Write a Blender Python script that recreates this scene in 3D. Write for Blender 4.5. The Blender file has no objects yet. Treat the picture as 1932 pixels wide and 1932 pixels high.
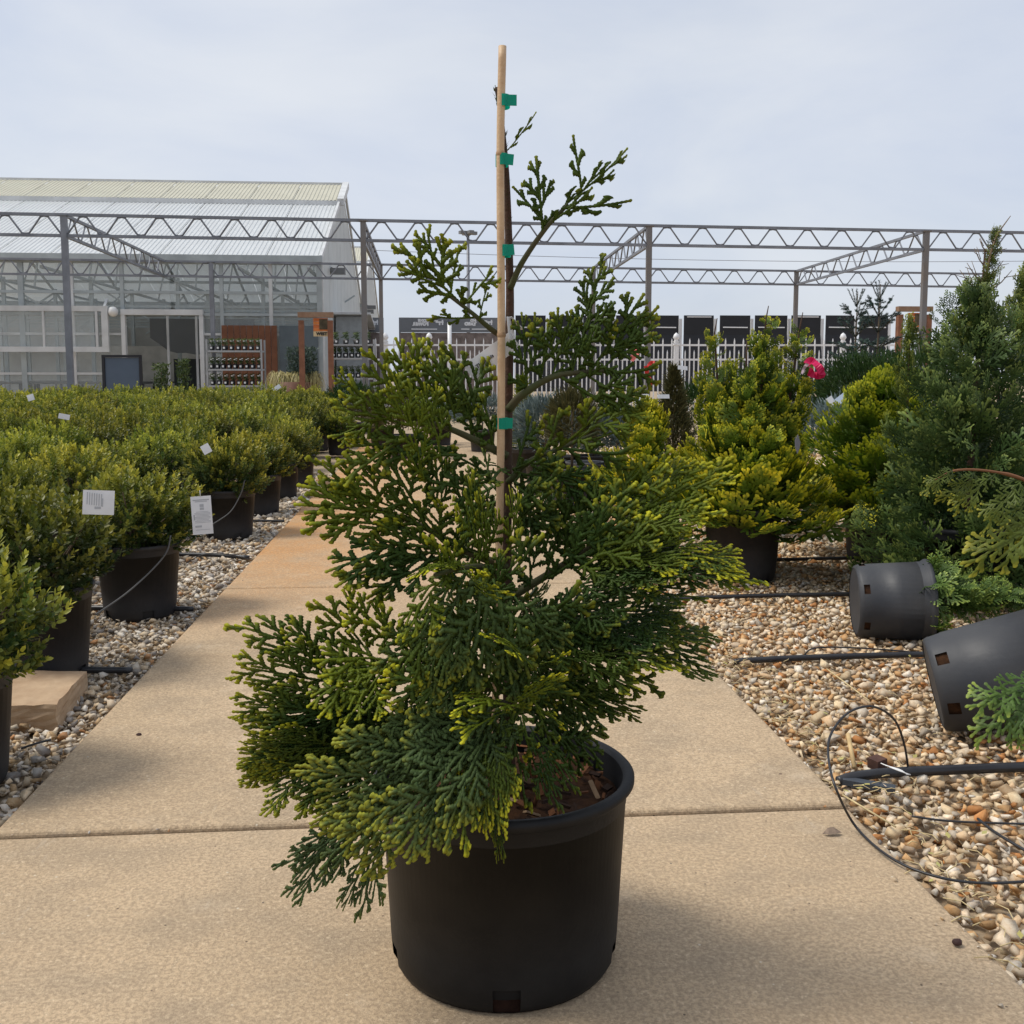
import bpy, bmesh, math, random
import numpy as np
from mathutils import Vector, Matrix, Quaternion
from math import sin, cos, tan, pi, radians, sqrt, atan2

random.seed(7); rng = np.random.default_rng(7)
S = bpy.context.scene
COL = S.collection

# ------------------------------------------------------------------ camera
H = 0.96; F = 1932.0; PX, PY = 966.0, 906.0
PITCH, YAW = radians(5.75), radians(4.8)
cam_d = bpy.data.cameras.new("camera"); cam = bpy.data.objects.new("camera", cam_d); COL.objects.link(cam)
cam.location = (0, 0, H); cam.rotation_euler = (pi/2 - PITCH, 0, -YAW)
cam_d.sensor_width = 36; cam_d.lens = 36 * F / 1932; cam_d.shift_y = -(966 - PY) / 1932
cam_d.clip_start = 0.05; cam_d.clip_end = 2000
S.camera = cam
FW = Vector((sin(YAW)*cos(PITCH), cos(YAW)*cos(PITCH), -sin(PITCH))); RT = Vector((cos(YAW), -sin(YAW), 0)); UP = RT.cross(FW)
EYE = Vector((0, 0, H))
def ray(x, y): return FW + RT*((x-PX)/F) - UP*((y-PY)/F)
def G(x, y, z=0.0):
    r = ray(x, y); return EYE + r*((z-H)/r.z)
def AT(x, y, Y):
    r = ray(x, y); return EYE + r*(Y/r.y)

# ------------------------------------------------------------------ sky and sun
SUN_EL, SUN_AZ = radians(57), radians(-84)      # high sun from the left: shadows fall to the right across the path
W = bpy.data.worlds.new("World"); S.world = W; W.use_nodes = True
nt = W.node_tree; nt.nodes.clear()
out = nt.nodes.new("ShaderNodeOutputWorld"); bg = nt.nodes.new("ShaderNodeBackground")
sky = nt.nodes.new("ShaderNodeTexSky"); sky.sky_type = 'NISHITA'; sky.sun_disc = False
sky.sun_elevation = SUN_EL; sky.sun_rotation = SUN_AZ; sky.air_density = 1.0; sky.dust_density = 2.0; sky.ozone_density = 1.5
tc = nt.nodes.new("ShaderNodeTexCoord"); mp = nt.nodes.new("ShaderNodeMapping"); mp.inputs['Scale'].default_value = (1, 1, 2.6)
nz = nt.nodes.new("ShaderNodeTexNoise"); nz.inputs['Scale'].default_value = 1.6; nz.inputs['Detail'].default_value = 5; nz.inputs['Roughness'].default_value = .5
mr = nt.nodes.new("ShaderNodeMapRange"); mr.inputs[1].default_value = .3; mr.inputs[2].default_value = .7; mr.inputs[3].default_value = .62; mr.inputs[4].default_value = .9
veil = nt.nodes.new("ShaderNodeMix"); veil.data_type = 'RGBA'
cl = nt.nodes.new("ShaderNodeMix"); cl.data_type = 'RGBA'; cl.inputs[6].default_value = (5.0, 5.45, 6.4, 1); cl.inputs[7].default_value = (6.1, 6.35, 6.8, 1)
n2 = nt.nodes.new("ShaderNodeTexNoise"); n2.inputs['Scale'].default_value = 2.3; n2.inputs['Detail'].default_value = 6; n2.inputs['Roughness'].default_value = .55; n2.inputs['Distortion'].default_value = .4
mr2 = nt.nodes.new("ShaderNodeMapRange"); mr2.inputs[1].default_value = .36; mr2.inputs[2].default_value = .64
nt.links.new(mp.outputs[0], n2.inputs['Vector']); nt.links.new(n2.outputs[0], mr2.inputs[0]); nt.links.new(mr2.outputs[0], cl.inputs[0]); nt.links.new(cl.outputs[2], veil.inputs[7])
nt.links.new(tc.outputs['Generated'], mp.inputs[0]); nt.links.new(mp.outputs[0], nz.inputs['Vector'])
nt.links.new(nz.outputs[0], mr.inputs[0]); nt.links.new(mr.outputs[0], veil.inputs[0])
nt.links.new(sky.outputs[0], veil.inputs[6]); nt.links.new(veil.outputs[2], bg.inputs[0])
bg.inputs[1].default_value = 0.105
nt.links.new(bg.outputs[0], out.inputs[0])
sd = bpy.data.lights.new("sun", 'SUN'); sun = bpy.data.objects.new("sun", sd); COL.objects.link(sun)
sd.energy = 2.25; sd.angle = radians(18.0); sd.color = (1, .95, .86)
sdir = Vector((sin(SUN_AZ)*cos(SUN_EL), cos(SUN_AZ)*cos(SUN_EL), sin(SUN_EL)))
sun.rotation_euler = sdir.to_track_quat('Z', 'Y').to_euler(); sun.location = sdir*30
S.view_settings.view_transform = 'Standard'; S.view_settings.look = 'None'
S.view_settings.exposure = 0.32; S.view_settings.gamma = 1.0; S.view_settings.use_curve_mapping = False
S.render.engine = 'CYCLES'; S.cycles.max_bounces = 7; S.cycles.transparent_max_bounces = 16
S.cycles.caustics_reflective = False; S.cycles.caustics_refractive = False
S.cycles.sample_clamp_indirect = 6

# ------------------------------------------------------------------ materials
MATS = {}
def mat(name, col, rough=.6, spec=.4, metal=0.0, vary=0.0, scale=8.0, bump=0.0, bscale=60.0, col2=None, trans=0.0):
    if name in MATS: return MATS[name]
    m = bpy.data.materials.new(name); m.use_nodes = True; t = m.node_tree
    b = t.nodes['Principled BSDF']; b.inputs['Roughness'].default_value = rough
    b.inputs['Specular IOR Level'].default_value = spec; b.inputs['Metallic'].default_value = metal
    b.inputs['Base Color'].default_value = (*col, 1)
    if vary or col2 or bump:
        c = t.nodes.new("ShaderNodeTexCoord")
    if vary or col2:
        n = t.nodes.new("ShaderNodeTexNoise"); n.inputs['Scale'].default_value = scale; n.inputs['Detail'].default_value = 6; n.inputs['Roughness'].default_value = .6
        t.links.new(c.outputs['Object'], n.inputs['Vector'])
        r = t.nodes.new("ShaderNodeMapRange"); r.inputs[1].default_value = .32; r.inputs[2].default_value = .68; t.links.new(n.outputs[0], r.inputs[0])
        mx = t.nodes.new("ShaderNodeMix"); mx.data_type = 'RGBA'; t.links.new(r.outputs[0], mx.inputs[0])
        c2 = col2 or tuple(v*(1-vary) for v in col); c1 = col if col2 else tuple(min(1, v*(1+vary)) for v in col)
        mx.inputs[6].default_value = (*c1, 1); mx.inputs[7].default_value = (*c2, 1)
        t.links.new(mx.outputs[2], b.inputs['Base Color'])
    if bump:
        n2 = t.nodes.new("ShaderNodeTexNoise"); n2.inputs['Scale'].default_value = bscale; n2.inputs['Detail'].default_value = 4
        t.links.new(c.outputs['Object'], n2.inputs['Vector'])
        bp = t.nodes.new("ShaderNodeBump"); bp.inputs['Strength'].default_value = bump; bp.inputs['Distance'].default_value = .004
        t.links.new(n2.outputs[0], bp.inputs['Height']); t.links.new(bp.outputs[0], b.inputs['Normal'])
    if trans:
        o = t.nodes['Material Output']; tr = t.nodes.new("ShaderNodeBsdfTranslucent"); tr.inputs[0].default_value = (*col, 1)
        ms = t.nodes.new("ShaderNodeMixShader"); ms.inputs[0].default_value = trans
        t.links.new(b.outputs[0], ms.inputs[1]); t.links.new(tr.outputs[0], ms.inputs[2]); t.links.new(ms.outputs[0], o.inputs[0])
    MATS[name] = m; return m

def leaf_mat(name, dark, mid, tip, under=None, trans=.22, rough=.5, objvary=.25, spec=.35):
    """foliage: vertex colour r = youth of the growth, g = random per shoot, b = underside, a = tint of the whole spray, on boxwoods painted shade by height"""
    m = bpy.data.materials.new(name); m.use_nodes = True; t = m.node_tree; N = t.nodes.new; L = t.links.new
    b = t.nodes['Principled BSDF']; b.inputs['Roughness'].default_value = rough; b.inputs['Specular IOR Level'].default_value = spec
    a = N("ShaderNodeAttribute"); a.attribute_name = "Col"
    s = N("ShaderNodeSeparateColor"); L(a.outputs['Color'], s.inputs[0])
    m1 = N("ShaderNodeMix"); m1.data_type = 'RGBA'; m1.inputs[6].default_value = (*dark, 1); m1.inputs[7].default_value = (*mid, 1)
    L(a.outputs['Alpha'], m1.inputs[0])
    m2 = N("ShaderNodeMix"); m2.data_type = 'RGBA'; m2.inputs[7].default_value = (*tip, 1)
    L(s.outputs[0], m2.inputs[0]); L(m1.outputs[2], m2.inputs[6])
    m3 = N("ShaderNodeMix"); m3.data_type = 'RGBA'; m3.inputs[7].default_value = (*(under or mid), 1)
    L(s.outputs[2], m3.inputs[0]); L(m2.outputs[2], m3.inputs[6])
    oi = N("ShaderNodeObjectInfo")
    ad = N("ShaderNodeMath"); ad.operation = 'MULTIPLY_ADD'; L(oi.outputs['Random'], ad.inputs[0]); ad.inputs[1].default_value = objvary; L(s.outputs[1], ad.inputs[2])
    r = N("ShaderNodeMapRange"); r.inputs[1].default_value = 0; r.inputs[2].default_value = 1+objvary; r.inputs[3].default_value = .62; r.inputs[4].default_value = 1.34
    L(ad.outputs[0], r.inputs[0])
    hs = N("ShaderNodeHueSaturation"); L(m3.outputs[2], hs.inputs['Color']); L(r.outputs[0], hs.inputs['Value'])
    oc = N("ShaderNodeMix"); oc.data_type = 'RGBA'; oc.blend_type = 'MULTIPLY'; oc.inputs[0].default_value = 1
    L(hs.outputs[0], oc.inputs[6]); L(oi.outputs['Color'], oc.inputs[7])
    L(oc.outputs[2], b.inputs['Base Color'])
    o = t.nodes['Material Output']; tr = N("ShaderNodeBsdfTranslucent"); L(oc.outputs[2], tr.inputs[0])
    ms = N("ShaderNodeMixShader"); ms.inputs[0].default_value = trans
    L(b.outputs[0], ms.inputs[1]); L(tr.outputs[0], ms.inputs[2]); L(ms.outputs[0], o.inputs[0])
    MATS[name] = m; return m

def glass_mat(name, tint, alpha, rough=.08):
    m = bpy.data.materials.new(name); m.use_nodes = True; t = m.node_tree; N = t.nodes.new; L = t.links.new
    b = t.nodes['Principled BSDF']; b.inputs['Base Color'].default_value = (*tint, 1); b.inputs['Roughness'].default_value = rough
    tr = N("ShaderNodeBsdfTransparent"); ms = N("ShaderNodeMixShader"); ms.inputs[0].default_value = alpha
    L(tr.outputs[0], ms.inputs[1]); L(b.outputs[0], ms.inputs[2]); L(ms.outputs[0], t.nodes['Material Output'].inputs[0])
    MATS[name] = m; return m

# ------------------------------------------------------------------ helpers
def tag(o, label=None, cat=None, group=None, kind=None):
    if label: o['label'] = label
    if cat: o['category'] = cat
    if group: o['group'] = group
    if kind: o['kind'] = kind
    return o
def empty(name, loc=(0, 0, 0), rz=0.0, parent=None):
    o = bpy.data.objects.new(name, None); COL.objects.link(o); o.location = loc; o.rotation_euler = (0, 0, rz); o.empty_display_size = .1
    if parent: o.parent = parent
    return o
class MB:
    def __init__(s): s.v = []; s.f = []; s.sm = []
    def add(s, V, Fc, smooth=False):
        k = len(s.v); s.v += [tuple(p) for p in V]; s.f += [tuple(i+k for i in f) for f in Fc]; s.sm += [smooth]*len(Fc); return s
    def box(s, c, d, rz=0.0, M=None):
        x, y, z = d[0]/2, d[1]/2, d[2]/2
        V = [Vector((a*x, b*y, e*z)) for a in (-1, 1) for b in (-1, 1) for e in (-1, 1)]
        R = M or Matrix.Rotation(rz, 3, 'Z'); c = Vector(c)
        return s.add([R @ p + c for p in V], [(0, 1, 3, 2), (4, 6, 7, 5), (0, 4, 5, 1), (2, 3, 7, 6), (0, 2, 6, 4), (1, 5, 7, 3)])
    def bar(s, a, b, w, h=None):
        a, b = Vector(a), Vector(b); d = b-a; q = d.to_track_quat('X', 'Z').to_matrix()
        return s.box((a+b)/2, (d.length, w, h or w), M=q)
    def tube(s, P, R, n=8, cap=True):
        P = [Vector(p) for p in P]
        if not hasattr(R, '__len__'): R = [R]*len(P)
        V = []; Fc = []; prev = None
        for i, p in enumerate(P):
            d = (P[min(i+1, len(P)-1)] - P[max(i-1, 0)]).normalized()
            if prev is None:
                u = d.orthogonal().normalized()
            else:
                u = (prev - d*prev.dot(d)).normalized()
            prev = u; w = d.cross(u)
            V += [p + (u*cos(2*pi*k/n) + w*sin(2*pi*k/n))*R[i] for k in range(n)]
        for i in range(len(P)-1):
            for k in range(n):
                Fc.append((i*n+k, i*n+(k+1) % n, (i+1)*n+(k+1) % n, (i+1)*n+k))
        if cap: Fc.append(tuple(range(n))[::-1]); Fc.append(tuple((len(P)-1)*n+k for k in range(n)))
        return s.add(V, Fc, True)
    def lathe(s, prof, n=48, skip=None, M=None):
        V = []; Fc = []
        for r, z in prof: V += [Vector((r*cos(2*pi*k/n), r*sin(2*pi*k/n), z)) for k in range(n)]
        for i in range(len(prof)-1):
            for k in range(n):
                if skip and skip(i, k): continue
                Fc.append((i*n+k, i*n+(k+1) % n, (i+1)*n+(k+1) % n, (i+1)*n+k))
        if M: V = [M @ p for p in V]
        return s.add(V, Fc, True)
    def mesh(s, name, m=None):
        me = bpy.data.meshes.new(name); me.from_pydata(s.v, [], s.f); me.polygons.foreach_set('use_smooth', s.sm)
        if m: me.materials.append(m)
        me.update(); return me
    def build(s, name, m, parent=None):
        o = bpy.data.objects.new(name, s.mesh(name, m)); COL.objects.link(o)
        if parent: o.parent = parent
        return o
def link(name, me, parent=None, loc=None, M=None):
    o = bpy.data.objects.new(name, me); COL.objects.link(o)
    if parent: o.parent = parent
    if M is not None: o.matrix_local = M
    elif loc is not None: o.location = loc
    return o
def np_mesh(name, V, tris=None, quads=None, m=None, col=None, smooth=False):
    me = bpy.data.meshes.new(name); V = np.asarray(V, np.float32); me.vertices.add(len(V)); me.vertices.foreach_set('co', V.ravel())
    arr = []; n = 0
    fs = [np.asarray(a, np.int32) for a in (tris, quads) if a is not None and len(a)]
    loops = np.concatenate([a.ravel() for a in fs]); tot = np.concatenate([np.full(len(a), a.shape[1], np.int32) for a in fs])
    me.loops.add(len(loops)); me.loops.foreach_set('vertex_index', loops)
    me.polygons.add(len(tot)); st = np.concatenate([[0], np.cumsum(tot)[:-1]]).astype(np.int32); me.polygons.foreach_set('loop_start', st)
    if smooth: me.polygons.foreach_set('use_smooth', np.ones(len(tot), bool))
    me.update(calc_edges=True)
    if col is not None:
        a = me.color_attributes.new("Col", 'FLOAT_COLOR', 'POINT'); a.data.foreach_set('color', np.asarray(col, np.float32).ravel())
    if m: me.materials.append(m)
    return me
def bez(P, n=16):
    """Catmull-Rom through the points"""
    P = [Vector(p) for p in P]; Q = [P[0]*2-P[1]] + P + [P[-1]*2-P[-2]]; R = []
    for i in range(1, len(Q)-2):
        for k in range(n):
            t = k/n; a, b, c, d = Q[i-1], Q[i], Q[i+1], Q[i+2]
            R.append(.5*((2*b) + (c-a)*t + (2*a-5*b+4*c-d)*t*t + (3*b-a-3*c+d)*t**3))
    R.append(P[-1]); return R

# ------------------------------------------------------------------ spray generator (flat scale-leaved shoots)
def make_spray(L, seed, W=.58, d1=.0205, d2=.0094, wid=.0077, seg=.0058, depth=3, ang=(50, 32), thick=.17, solid=True, sparse=1.0, maxl2=.045, lobes=True):
    R = random.Random(seed); V = []; Fq = []; C = []
    def prof(s): return max(0, (s+.10))**.55 * max(0, 1-s)**.75 / .62
    def strip(P, w, lev, z, tipped):
        n = max(2, int(round(P[-1][2]/seg))); g = R.random()
        rows = []
        for i in range(n):
            rows.append((i/n + .001, .72)); rows.append(((i+.62)/n, 1.0))
        rows[-1] = (1-.30/n, 1.12 if tipped else .8); rows.append((1.0, .35))
        tot = P[-1][2]; k0 = len(V)
        for (s, f) in rows:
            d = s*tot; j = 0
            while j < len(P)-2 and P[j+1][2] < d: j += 1
            a, b = P[j], P[j+1]; t = (d-a[2])/max(1e-6, b[2]-a[2])
            x, y = a[0]+(b[0]-a[0])*t, a[1]+(b[1]-a[1])*t
            th = atan2(b[1]-a[1], b[0]-a[0]); nx, ny = -sin(th), cos(th)
            hw = w/2*f*(1 if lev else .9); hz = hw*thick*2*(1.0 if f > .9 else .6)
            zz = z
            V.append((x+nx*hw, y+ny*hw, zz)); V.append((x, y, zz+hz)); V.append((x-nx*hw, y-ny*hw, zz))
            if solid: V.append((x, y, zz-hz))
            u = x/L; hwl = max(.12, W*prof(min(1, max(0, u)))); o = max(u, abs(y)/L/hwl*.92)
            yo = max(0, (o-.74)/.26)*max(.05, min(1, (s-.3)/.6)) if lev else max(0, (u-.85)/.15)
            yo = min(1, yo)
            for q in range(4 if solid else 3): C.append((yo, max(0, min(1, g*.6+(.34 if f > .9 else -.04))), 1.0 if q == 3 else 0.0))
        m = 4 if solid else 3; nr = len(rows)
        for i in range(nr-1):
            for q in range(m if solid else 2):
                a = k0+i*m+q; b = k0+i*m+(q+1) % m
                Fq.append((a, b, b+m, a+m))
    def grow(x, y, th, ln, lev, z):
        n = max(3, int(ln/.02)+2); P = []; bend = R.uniform(-.25, .25)*(1 if lev else .35); px, py = x, y
        for i in range(n):
            t = i/(n-1)
            if i:
                a = th + bend*t; px += cos(a)*ln/(n-1); py += sin(a)*ln/(n-1)
            P.append((px, py, ln*t))
        strip(P, wid*(1.0, 1.0, 1.0, .92)[lev]*R.uniform(.9, 1.1), lev, z, lev > 0 or True)
        if lev >= depth or ln < (.0, .028, .02)[lev] if lev < 3 else True: return
        sp = (d1, d2, .0115)[lev]; side = R.choice((-1, 1)); s = sp*(.6 if lev else .5)
        while s < ln-.006:
            t = s/ln
            if R.random() < sparse or lev > 1:
                if lev == 0: cl = W*L*prof(t)*R.uniform(.62, 1.28)
                elif lev == 1: cl = min(maxl2, .66*ln*prof(t)*R.uniform(.8, 1.1))
                else: cl = min(.016, .5*ln*prof(t)*R.uniform(.6, 1.1)) if t > .3 else 0
                if cl > .007:
                    i = min(n-2, int(t*(n-1))); f = t*(n-1)-i
                    bx, by = P[i][0]+(P[i+1][0]-P[i][0])*f, P[i][1]+(P[i+1][1]-P[i][1])*f
                    a0, a1 = ang; aa = radians(a0+(a1-a0)*t)*(1 if lev == 0 else .86)*R.uniform(.88, 1.1)
                    grow(bx, by, th+bend*t+side*aa, cl, lev+1, z + R.uniform(-.0025, .0025) + .0012*lev)
            side = -side; s += sp*R.uniform(.85, 1.15)
    grow(0, 0, 0, L, 0, 0)
    return dict(V=np.array(V, np.float64), F=np.array(Fq, np.int32), C=np.array(C, np.float64), L=L)

def place_spray(p, B, T, face, roll, wr=1.0, arch=.08, cup=.0, tint=.3, tip=1.0, wob=.01, seed=0):
    """deform a flat spray so that it runs from B to T with its face turned towards `face`"""
    B, T = np.array(B), np.array(T); e1 = T-B; Ln = np.linalg.norm(e1); e1 /= Ln
    v = np.array(face, float); v -= e1*v.dot(e1); v /= np.linalg.norm(v)
    r = radians(roll); e3 = v*cos(r) + np.cross(e1, v)*sin(r); e2 = np.cross(e3, e1)
    k = Ln/p['L']; x, y, z = p['V'][:, 0]*k, p['V'][:, 1]*wr*k, p['V'][:, 2]*k
    u = x/Ln; h = arch*4*u*(1-u)*Ln - cup*(y/(.5*Ln))**2*Ln*.3 + wob*np.sin(x*38+seed)*np.cos(y*44+seed*1.7)
    lat = .05*Ln*np.sin(u*2.6+seed)*u*(1-u)
    P = B + np.outer(x, e1) + np.outer(y+lat, e2) + np.outer(z+h, e3)
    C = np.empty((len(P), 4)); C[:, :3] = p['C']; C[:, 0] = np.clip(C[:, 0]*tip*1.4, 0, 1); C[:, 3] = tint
    return P, C

# ================================================================== THE SETTING
def path_mat():
    m = bpy.data.materials.new("concrete"); m.use_nodes = True; t = m.node_tree; N = t.nodes.new; L = t.links.new
    b = t.nodes['Principled BSDF']; b.inputs['Roughness'].default_value = .85; b.inputs['Specular IOR Level'].default_value = .25
    g = N("ShaderNodeNewGeometry")
    def noise(sc, det=4, rough=.6, vec=None):
        n = N("ShaderNodeTexNoise"); n.inputs['Scale'].default_value = sc; n.inputs['Detail'].default_value = det; n.inputs['Roughness'].default_value = rough
        L(vec or g.outputs['Position'], n.inputs['Vector']); return n
    def mapr(s, a, bb, c=0, d=1):
        r = N("ShaderNodeMapRange"); r.inputs[1].default_value = a; r.inputs[2].default_value = bb; r.inputs[3].default_value = c; r.inputs[4].default_value = d; L(s, r.inputs[0]); return r.outputs[0]
    def mix(f, a, c, mode='MIX'):
        x = N("ShaderNodeMix"); x.data_type = 'RGBA'; x.blend_type = mode
        if isinstance(f, float): x.inputs[0].default_value = f
        else: L(f, x.inputs[0])
        for i, q in ((6, a), (7, c)):
            if isinstance(q, tuple): x.inputs[i].default_value = (*q, 1)
            else: L(q, x.inputs[i])
        return x.outputs[2]
    big = mapr(noise(1.1, 3, .5).outputs[0], .35, .65)
    c = mix(big, (.585, .435, .278), (.475, .350, .220))
    mp2 = N("ShaderNodeMapping"); mp2.inputs['Scale'].default_value = (1.7, 2.4, 1); L(g.outputs['Position'], mp2.inputs[0])
    c = mix(mapr(noise(2.3, 5, .65, mp2.outputs[0]).outputs[0], .46, .68, 0, .62), c, (.33, .26, .18))
    # rust stain that follows the left edge farther up the path
    sx = N("ShaderNodeSeparateXYZ"); L(g.outputs['Position'], sx.inputs[0])
    e = N("ShaderNodeMath"); e.operation = 'MULTIPLY'; L(mapr(sx.outputs[0], -.95, .5, 1, .05), e.inputs[0]); L(mapr(sx.outputs[1], 3.6, 5.4, 0, 1), e.inputs[1])
    e2 = N("ShaderNodeMath"); e2.operation = 'MULTIPLY'; L(e.outputs[0], e2.inputs[0]); L(mapr(noise(2.7, 4).outputs[0], .34, .56, .4, 1), e2.inputs[1])
    c = mix(e2.outputs[0], c, (.56, .27, .085))
    c = mix(mapr(noise(130, 4, .75).outputs[0], .43, .58, 0, .62), c, (.26, .19, .125))
    c = mix(mapr(noise(90, 5, .8).outputs[0], .54, .68, 0, .7), c, (.76, .60, .40))
    vo = N("ShaderNodeTexVoronoi"); vo.inputs['Scale'].default_value = 46; vo.feature = 'F1'; L(g.outputs['Position'], vo.inputs['Vector'])
    sp = mapr(vo.outputs['Distance'], .07, .13, 1, 0); wn = N("ShaderNodeSeparateColor"); L(vo.outputs['Color'], wn.inputs[0])
    f = N("ShaderNodeMath"); f.operation = 'MULTIPLY'; L(sp, f.inputs[0]); L(mapr(wn.outputs[0], .90, .92), f.inputs[1])
    c = mix(f.outputs[0], c, (.66, .58, .44))
    f2 = N("ShaderNodeMath"); f2.operation = 'MULTIPLY'; L(sp, f2.inputs[0]); L(mapr(wn.outputs[1], .93, .94), f2.inputs[1])
    c = mix(f2.outputs[0], c, (.10, .07, .05))
    c = mix(mapr(noise(3.1, 6, .7).outputs[0], .58, .74, 0, .5), c, (.66, .53, .38))
    c = mix(mapr(noise(.8, 5, .6).outputs[0], .54, .70, 0, .35), c, (.50, .30, .14))
    # chalky scuffs
    mp3 = N("ShaderNodeMapping"); mp3.inputs['Rotation'].default_value = (0, 0, .5); mp3.inputs['Scale'].default_value = (9, 1.6, 1); L(g.outputs['Position'], mp3.inputs[0])
    c = mix(mapr(noise(1.5, 6, .72, mp3.outputs[0]).outputs[0], .64, .78, 0, .45), c, (.60, .54, .45))
    L(c, b.inputs['Base Color'])
    n = noise(210, 4, .7); n2 = noise(28, 3)
    ad = N("ShaderNodeMath"); ad.operation = 'MULTIPLY_ADD'; L(n2.outputs[0], ad.inputs[0]); ad.inputs[1].default_value = .2; L(n.outputs[0], ad.inputs[2])
    bp = N("ShaderNodeBump"); bp.inputs['Strength'].default_value = .7; bp.inputs['Distance'].default_value = .004; L(ad.outputs[0], bp.inputs['Height']); L(bp.outputs[0], b.inputs['Normal'])
    MATS["concrete"] = m; return m
M_CONC = path_mat()
ground_m = mat("ground soil and fines", (.30, .22, .14), .95, .1, col2=(.42, .34, .24), scale=30, bump=.6, bscale=50)
gd = MB(); gd.add([(-500, -300, -.05), (500, -300, -.05), (500, 900, -.05), (-500, 900, -.05)], [(0, 1, 2, 3)])
tag(gd.build("ground", ground_m), kind="structure")

path = tag(empty("path"), kind="structure")
XL, XR = -.918, .938
joints = [-.4, 2.147, 4.672, 7.2, 9.72, 12.25, 14.8, 17.3]
def slab(y0, y1, z):
    bm = bmesh.new(); bmesh.ops.create_cube(bm, size=1)
    for v in bm.verts:
        v.co = Vector(((XL+XR)/2 + v.co.x*(XR-XL), (y0+y1)/2 + v.co.y*(y1-y0), z-.07+v.co.z*.14))
    ed = [e for e in bm.edges if all(v.co.z > z-.01 for v in e.verts)]
    bmesh.ops.bevel(bm, geom=ed, offset=.013, segments=4, profile=.5, affect='EDGES')
    me = bpy.data.meshes.new("concrete_slab"); bm.to_mesh(me); bm.free(); me.materials.append(M_CONC)
    for p in me.polygons: p.use_smooth = False
    return link("concrete_slab", me, path)
for i in range(len(joints)-1):
    slab(joints[i]+(.005 if i < 2 else .011), joints[i+1]-(.005 if i < 1 else .011), (0, .006, .004, .007, .005, .006, .004)[i])
jf = MB()
for y in joints[1:-1]: jf.box(((XL+XR)/2, y, -.05), (XR-XL-.01, .012, .06))
jf.build("joint_filler", mat("joint dirt", (.06, .045, .035), .95, .1), path)

# ------------------------------------------------------------------ gravel
def gravel_mat(name, cols):
    m = bpy.data.materials.new(name); m.use_nodes = True; t = m.node_tree; N = t.nodes.new; L = t.links.new
    b = t.nodes['Principled BSDF']; b.inputs['Roughness'].default_value = .8; b.inputs['Specular IOR Level'].default_value = .25
    g = N("ShaderNodeNewGeometry"); cr = N("ShaderNodeValToRGB"); cr.color_ramp.interpolation = 'CONSTANT'
    el = cr.color_ramp.elements; tot = sum(w for _, w in cols); acc = 0
    for i, (c, w) in enumerate(cols):
        if i < 2: e = el[i]; e.position = acc/tot
        else: e = el.new(acc/tot)
        e.color = (*c, 1); acc += w
    L(g.outputs['Random Per Island'], cr.inputs[0])
    n = N("ShaderNodeTexNoise"); n.inputs['Scale'].default_value = 70; n.inputs['Detail'].default_value = 5; n.inputs['Roughness'].default_value = .7; L(g.outputs['Position'], n.inputs['Vector'])
    r = N("ShaderNodeMapRange"); r.inputs[1].default_value = .4; r.inputs[2].default_value = .75; r.inputs[4].default_value = .7; L(n.outputs[0], r.inputs[0])
    x = N("ShaderNodeMix"); x.data_type = 'RGBA'; x.blend_type = 'MULTIPLY'; x.inputs[7].default_value = (.72, .52, .36, 1); L(r.outputs[0], x.inputs[0]); L(cr.outputs[0], x.inputs[6])
    hs = N("ShaderNodeHueSaturation"); L(x.outputs[2], hs.inputs['Color'])
    mu = N("ShaderNodeMath"); mu.operation = 'MULTIPLY'; mu.inputs[1].default_value = 37.7; L(g.outputs['Random Per Island'], mu.inputs[0])
    fr = N("ShaderNodeMath"); fr.operation = 'FRACT'; L(mu.outputs[0], fr.inputs[0])
    r2 = N("ShaderNodeMapRange"); r2.inputs[3].default_value = .7; r2.inputs[4].default_value = 1.25; L(fr.outputs[0], r2.inputs[0]); L(r2.outputs[0], hs.inputs['Value'])
    L(hs.outputs[0], b.inputs['Base Color'])
    bp = N("ShaderNodeBump"); bp.inputs['Strength'].default_value = .5; bp.inputs['Distance'].default_value = .003; L(n.outputs[0], bp.inputs['Height']); L(bp.outputs[0], b.inputs['Normal'])
    return m
def stone_protos(n, npt=9):
    out = []
    for i in range(n):
        bm = bmesh.new()
        for k in range(npt):
            v = Vector((random.gauss(0, 1), random.gauss(0, 1), random.gauss(0, 1))).normalized()*random.uniform(.86, 1.05)
            v = Vector(tuple(math.copysign(abs(q)**.72, q) for q in v))*random.uniform(.8, 1.1)
            bm.verts.new((v.x, v.y*random.uniform(.62, .85), v.z*random.uniform(.42, .62)))
        bmesh.ops.convex_hull(bm, input=bm.verts)
        for v in [v for v in bm.verts if not v.link_faces]: bm.verts.remove(v)
        bmesh.ops.triangulate(bm, faces=bm.faces); bm.verts.index_update()
        out.append((np.array([v.co[:] for v in bm.verts]), np.array([[v.index for v in f.verts] for f in bm.faces], np.int32))); bm.free()
    return out
PROT = stone_protos(14)
def quat_mats(n):
    q = rng.normal(size=(n, 4)); q /= np.linalg.norm(q, axis=1)[:, None]; w, x, y, z = q.T
    return np.stack([1-2*(y*y+z*z), 2*(x*y-z*w), 2*(x*z+y*w), 2*(x*y+z*w), 1-2*(x*x+z*z), 2*(y*z-x*w), 2*(x*z-y*w), 2*(y*z+x*w), 1-2*(x*x+y*y)], 1).reshape(n, 3, 3)
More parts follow.
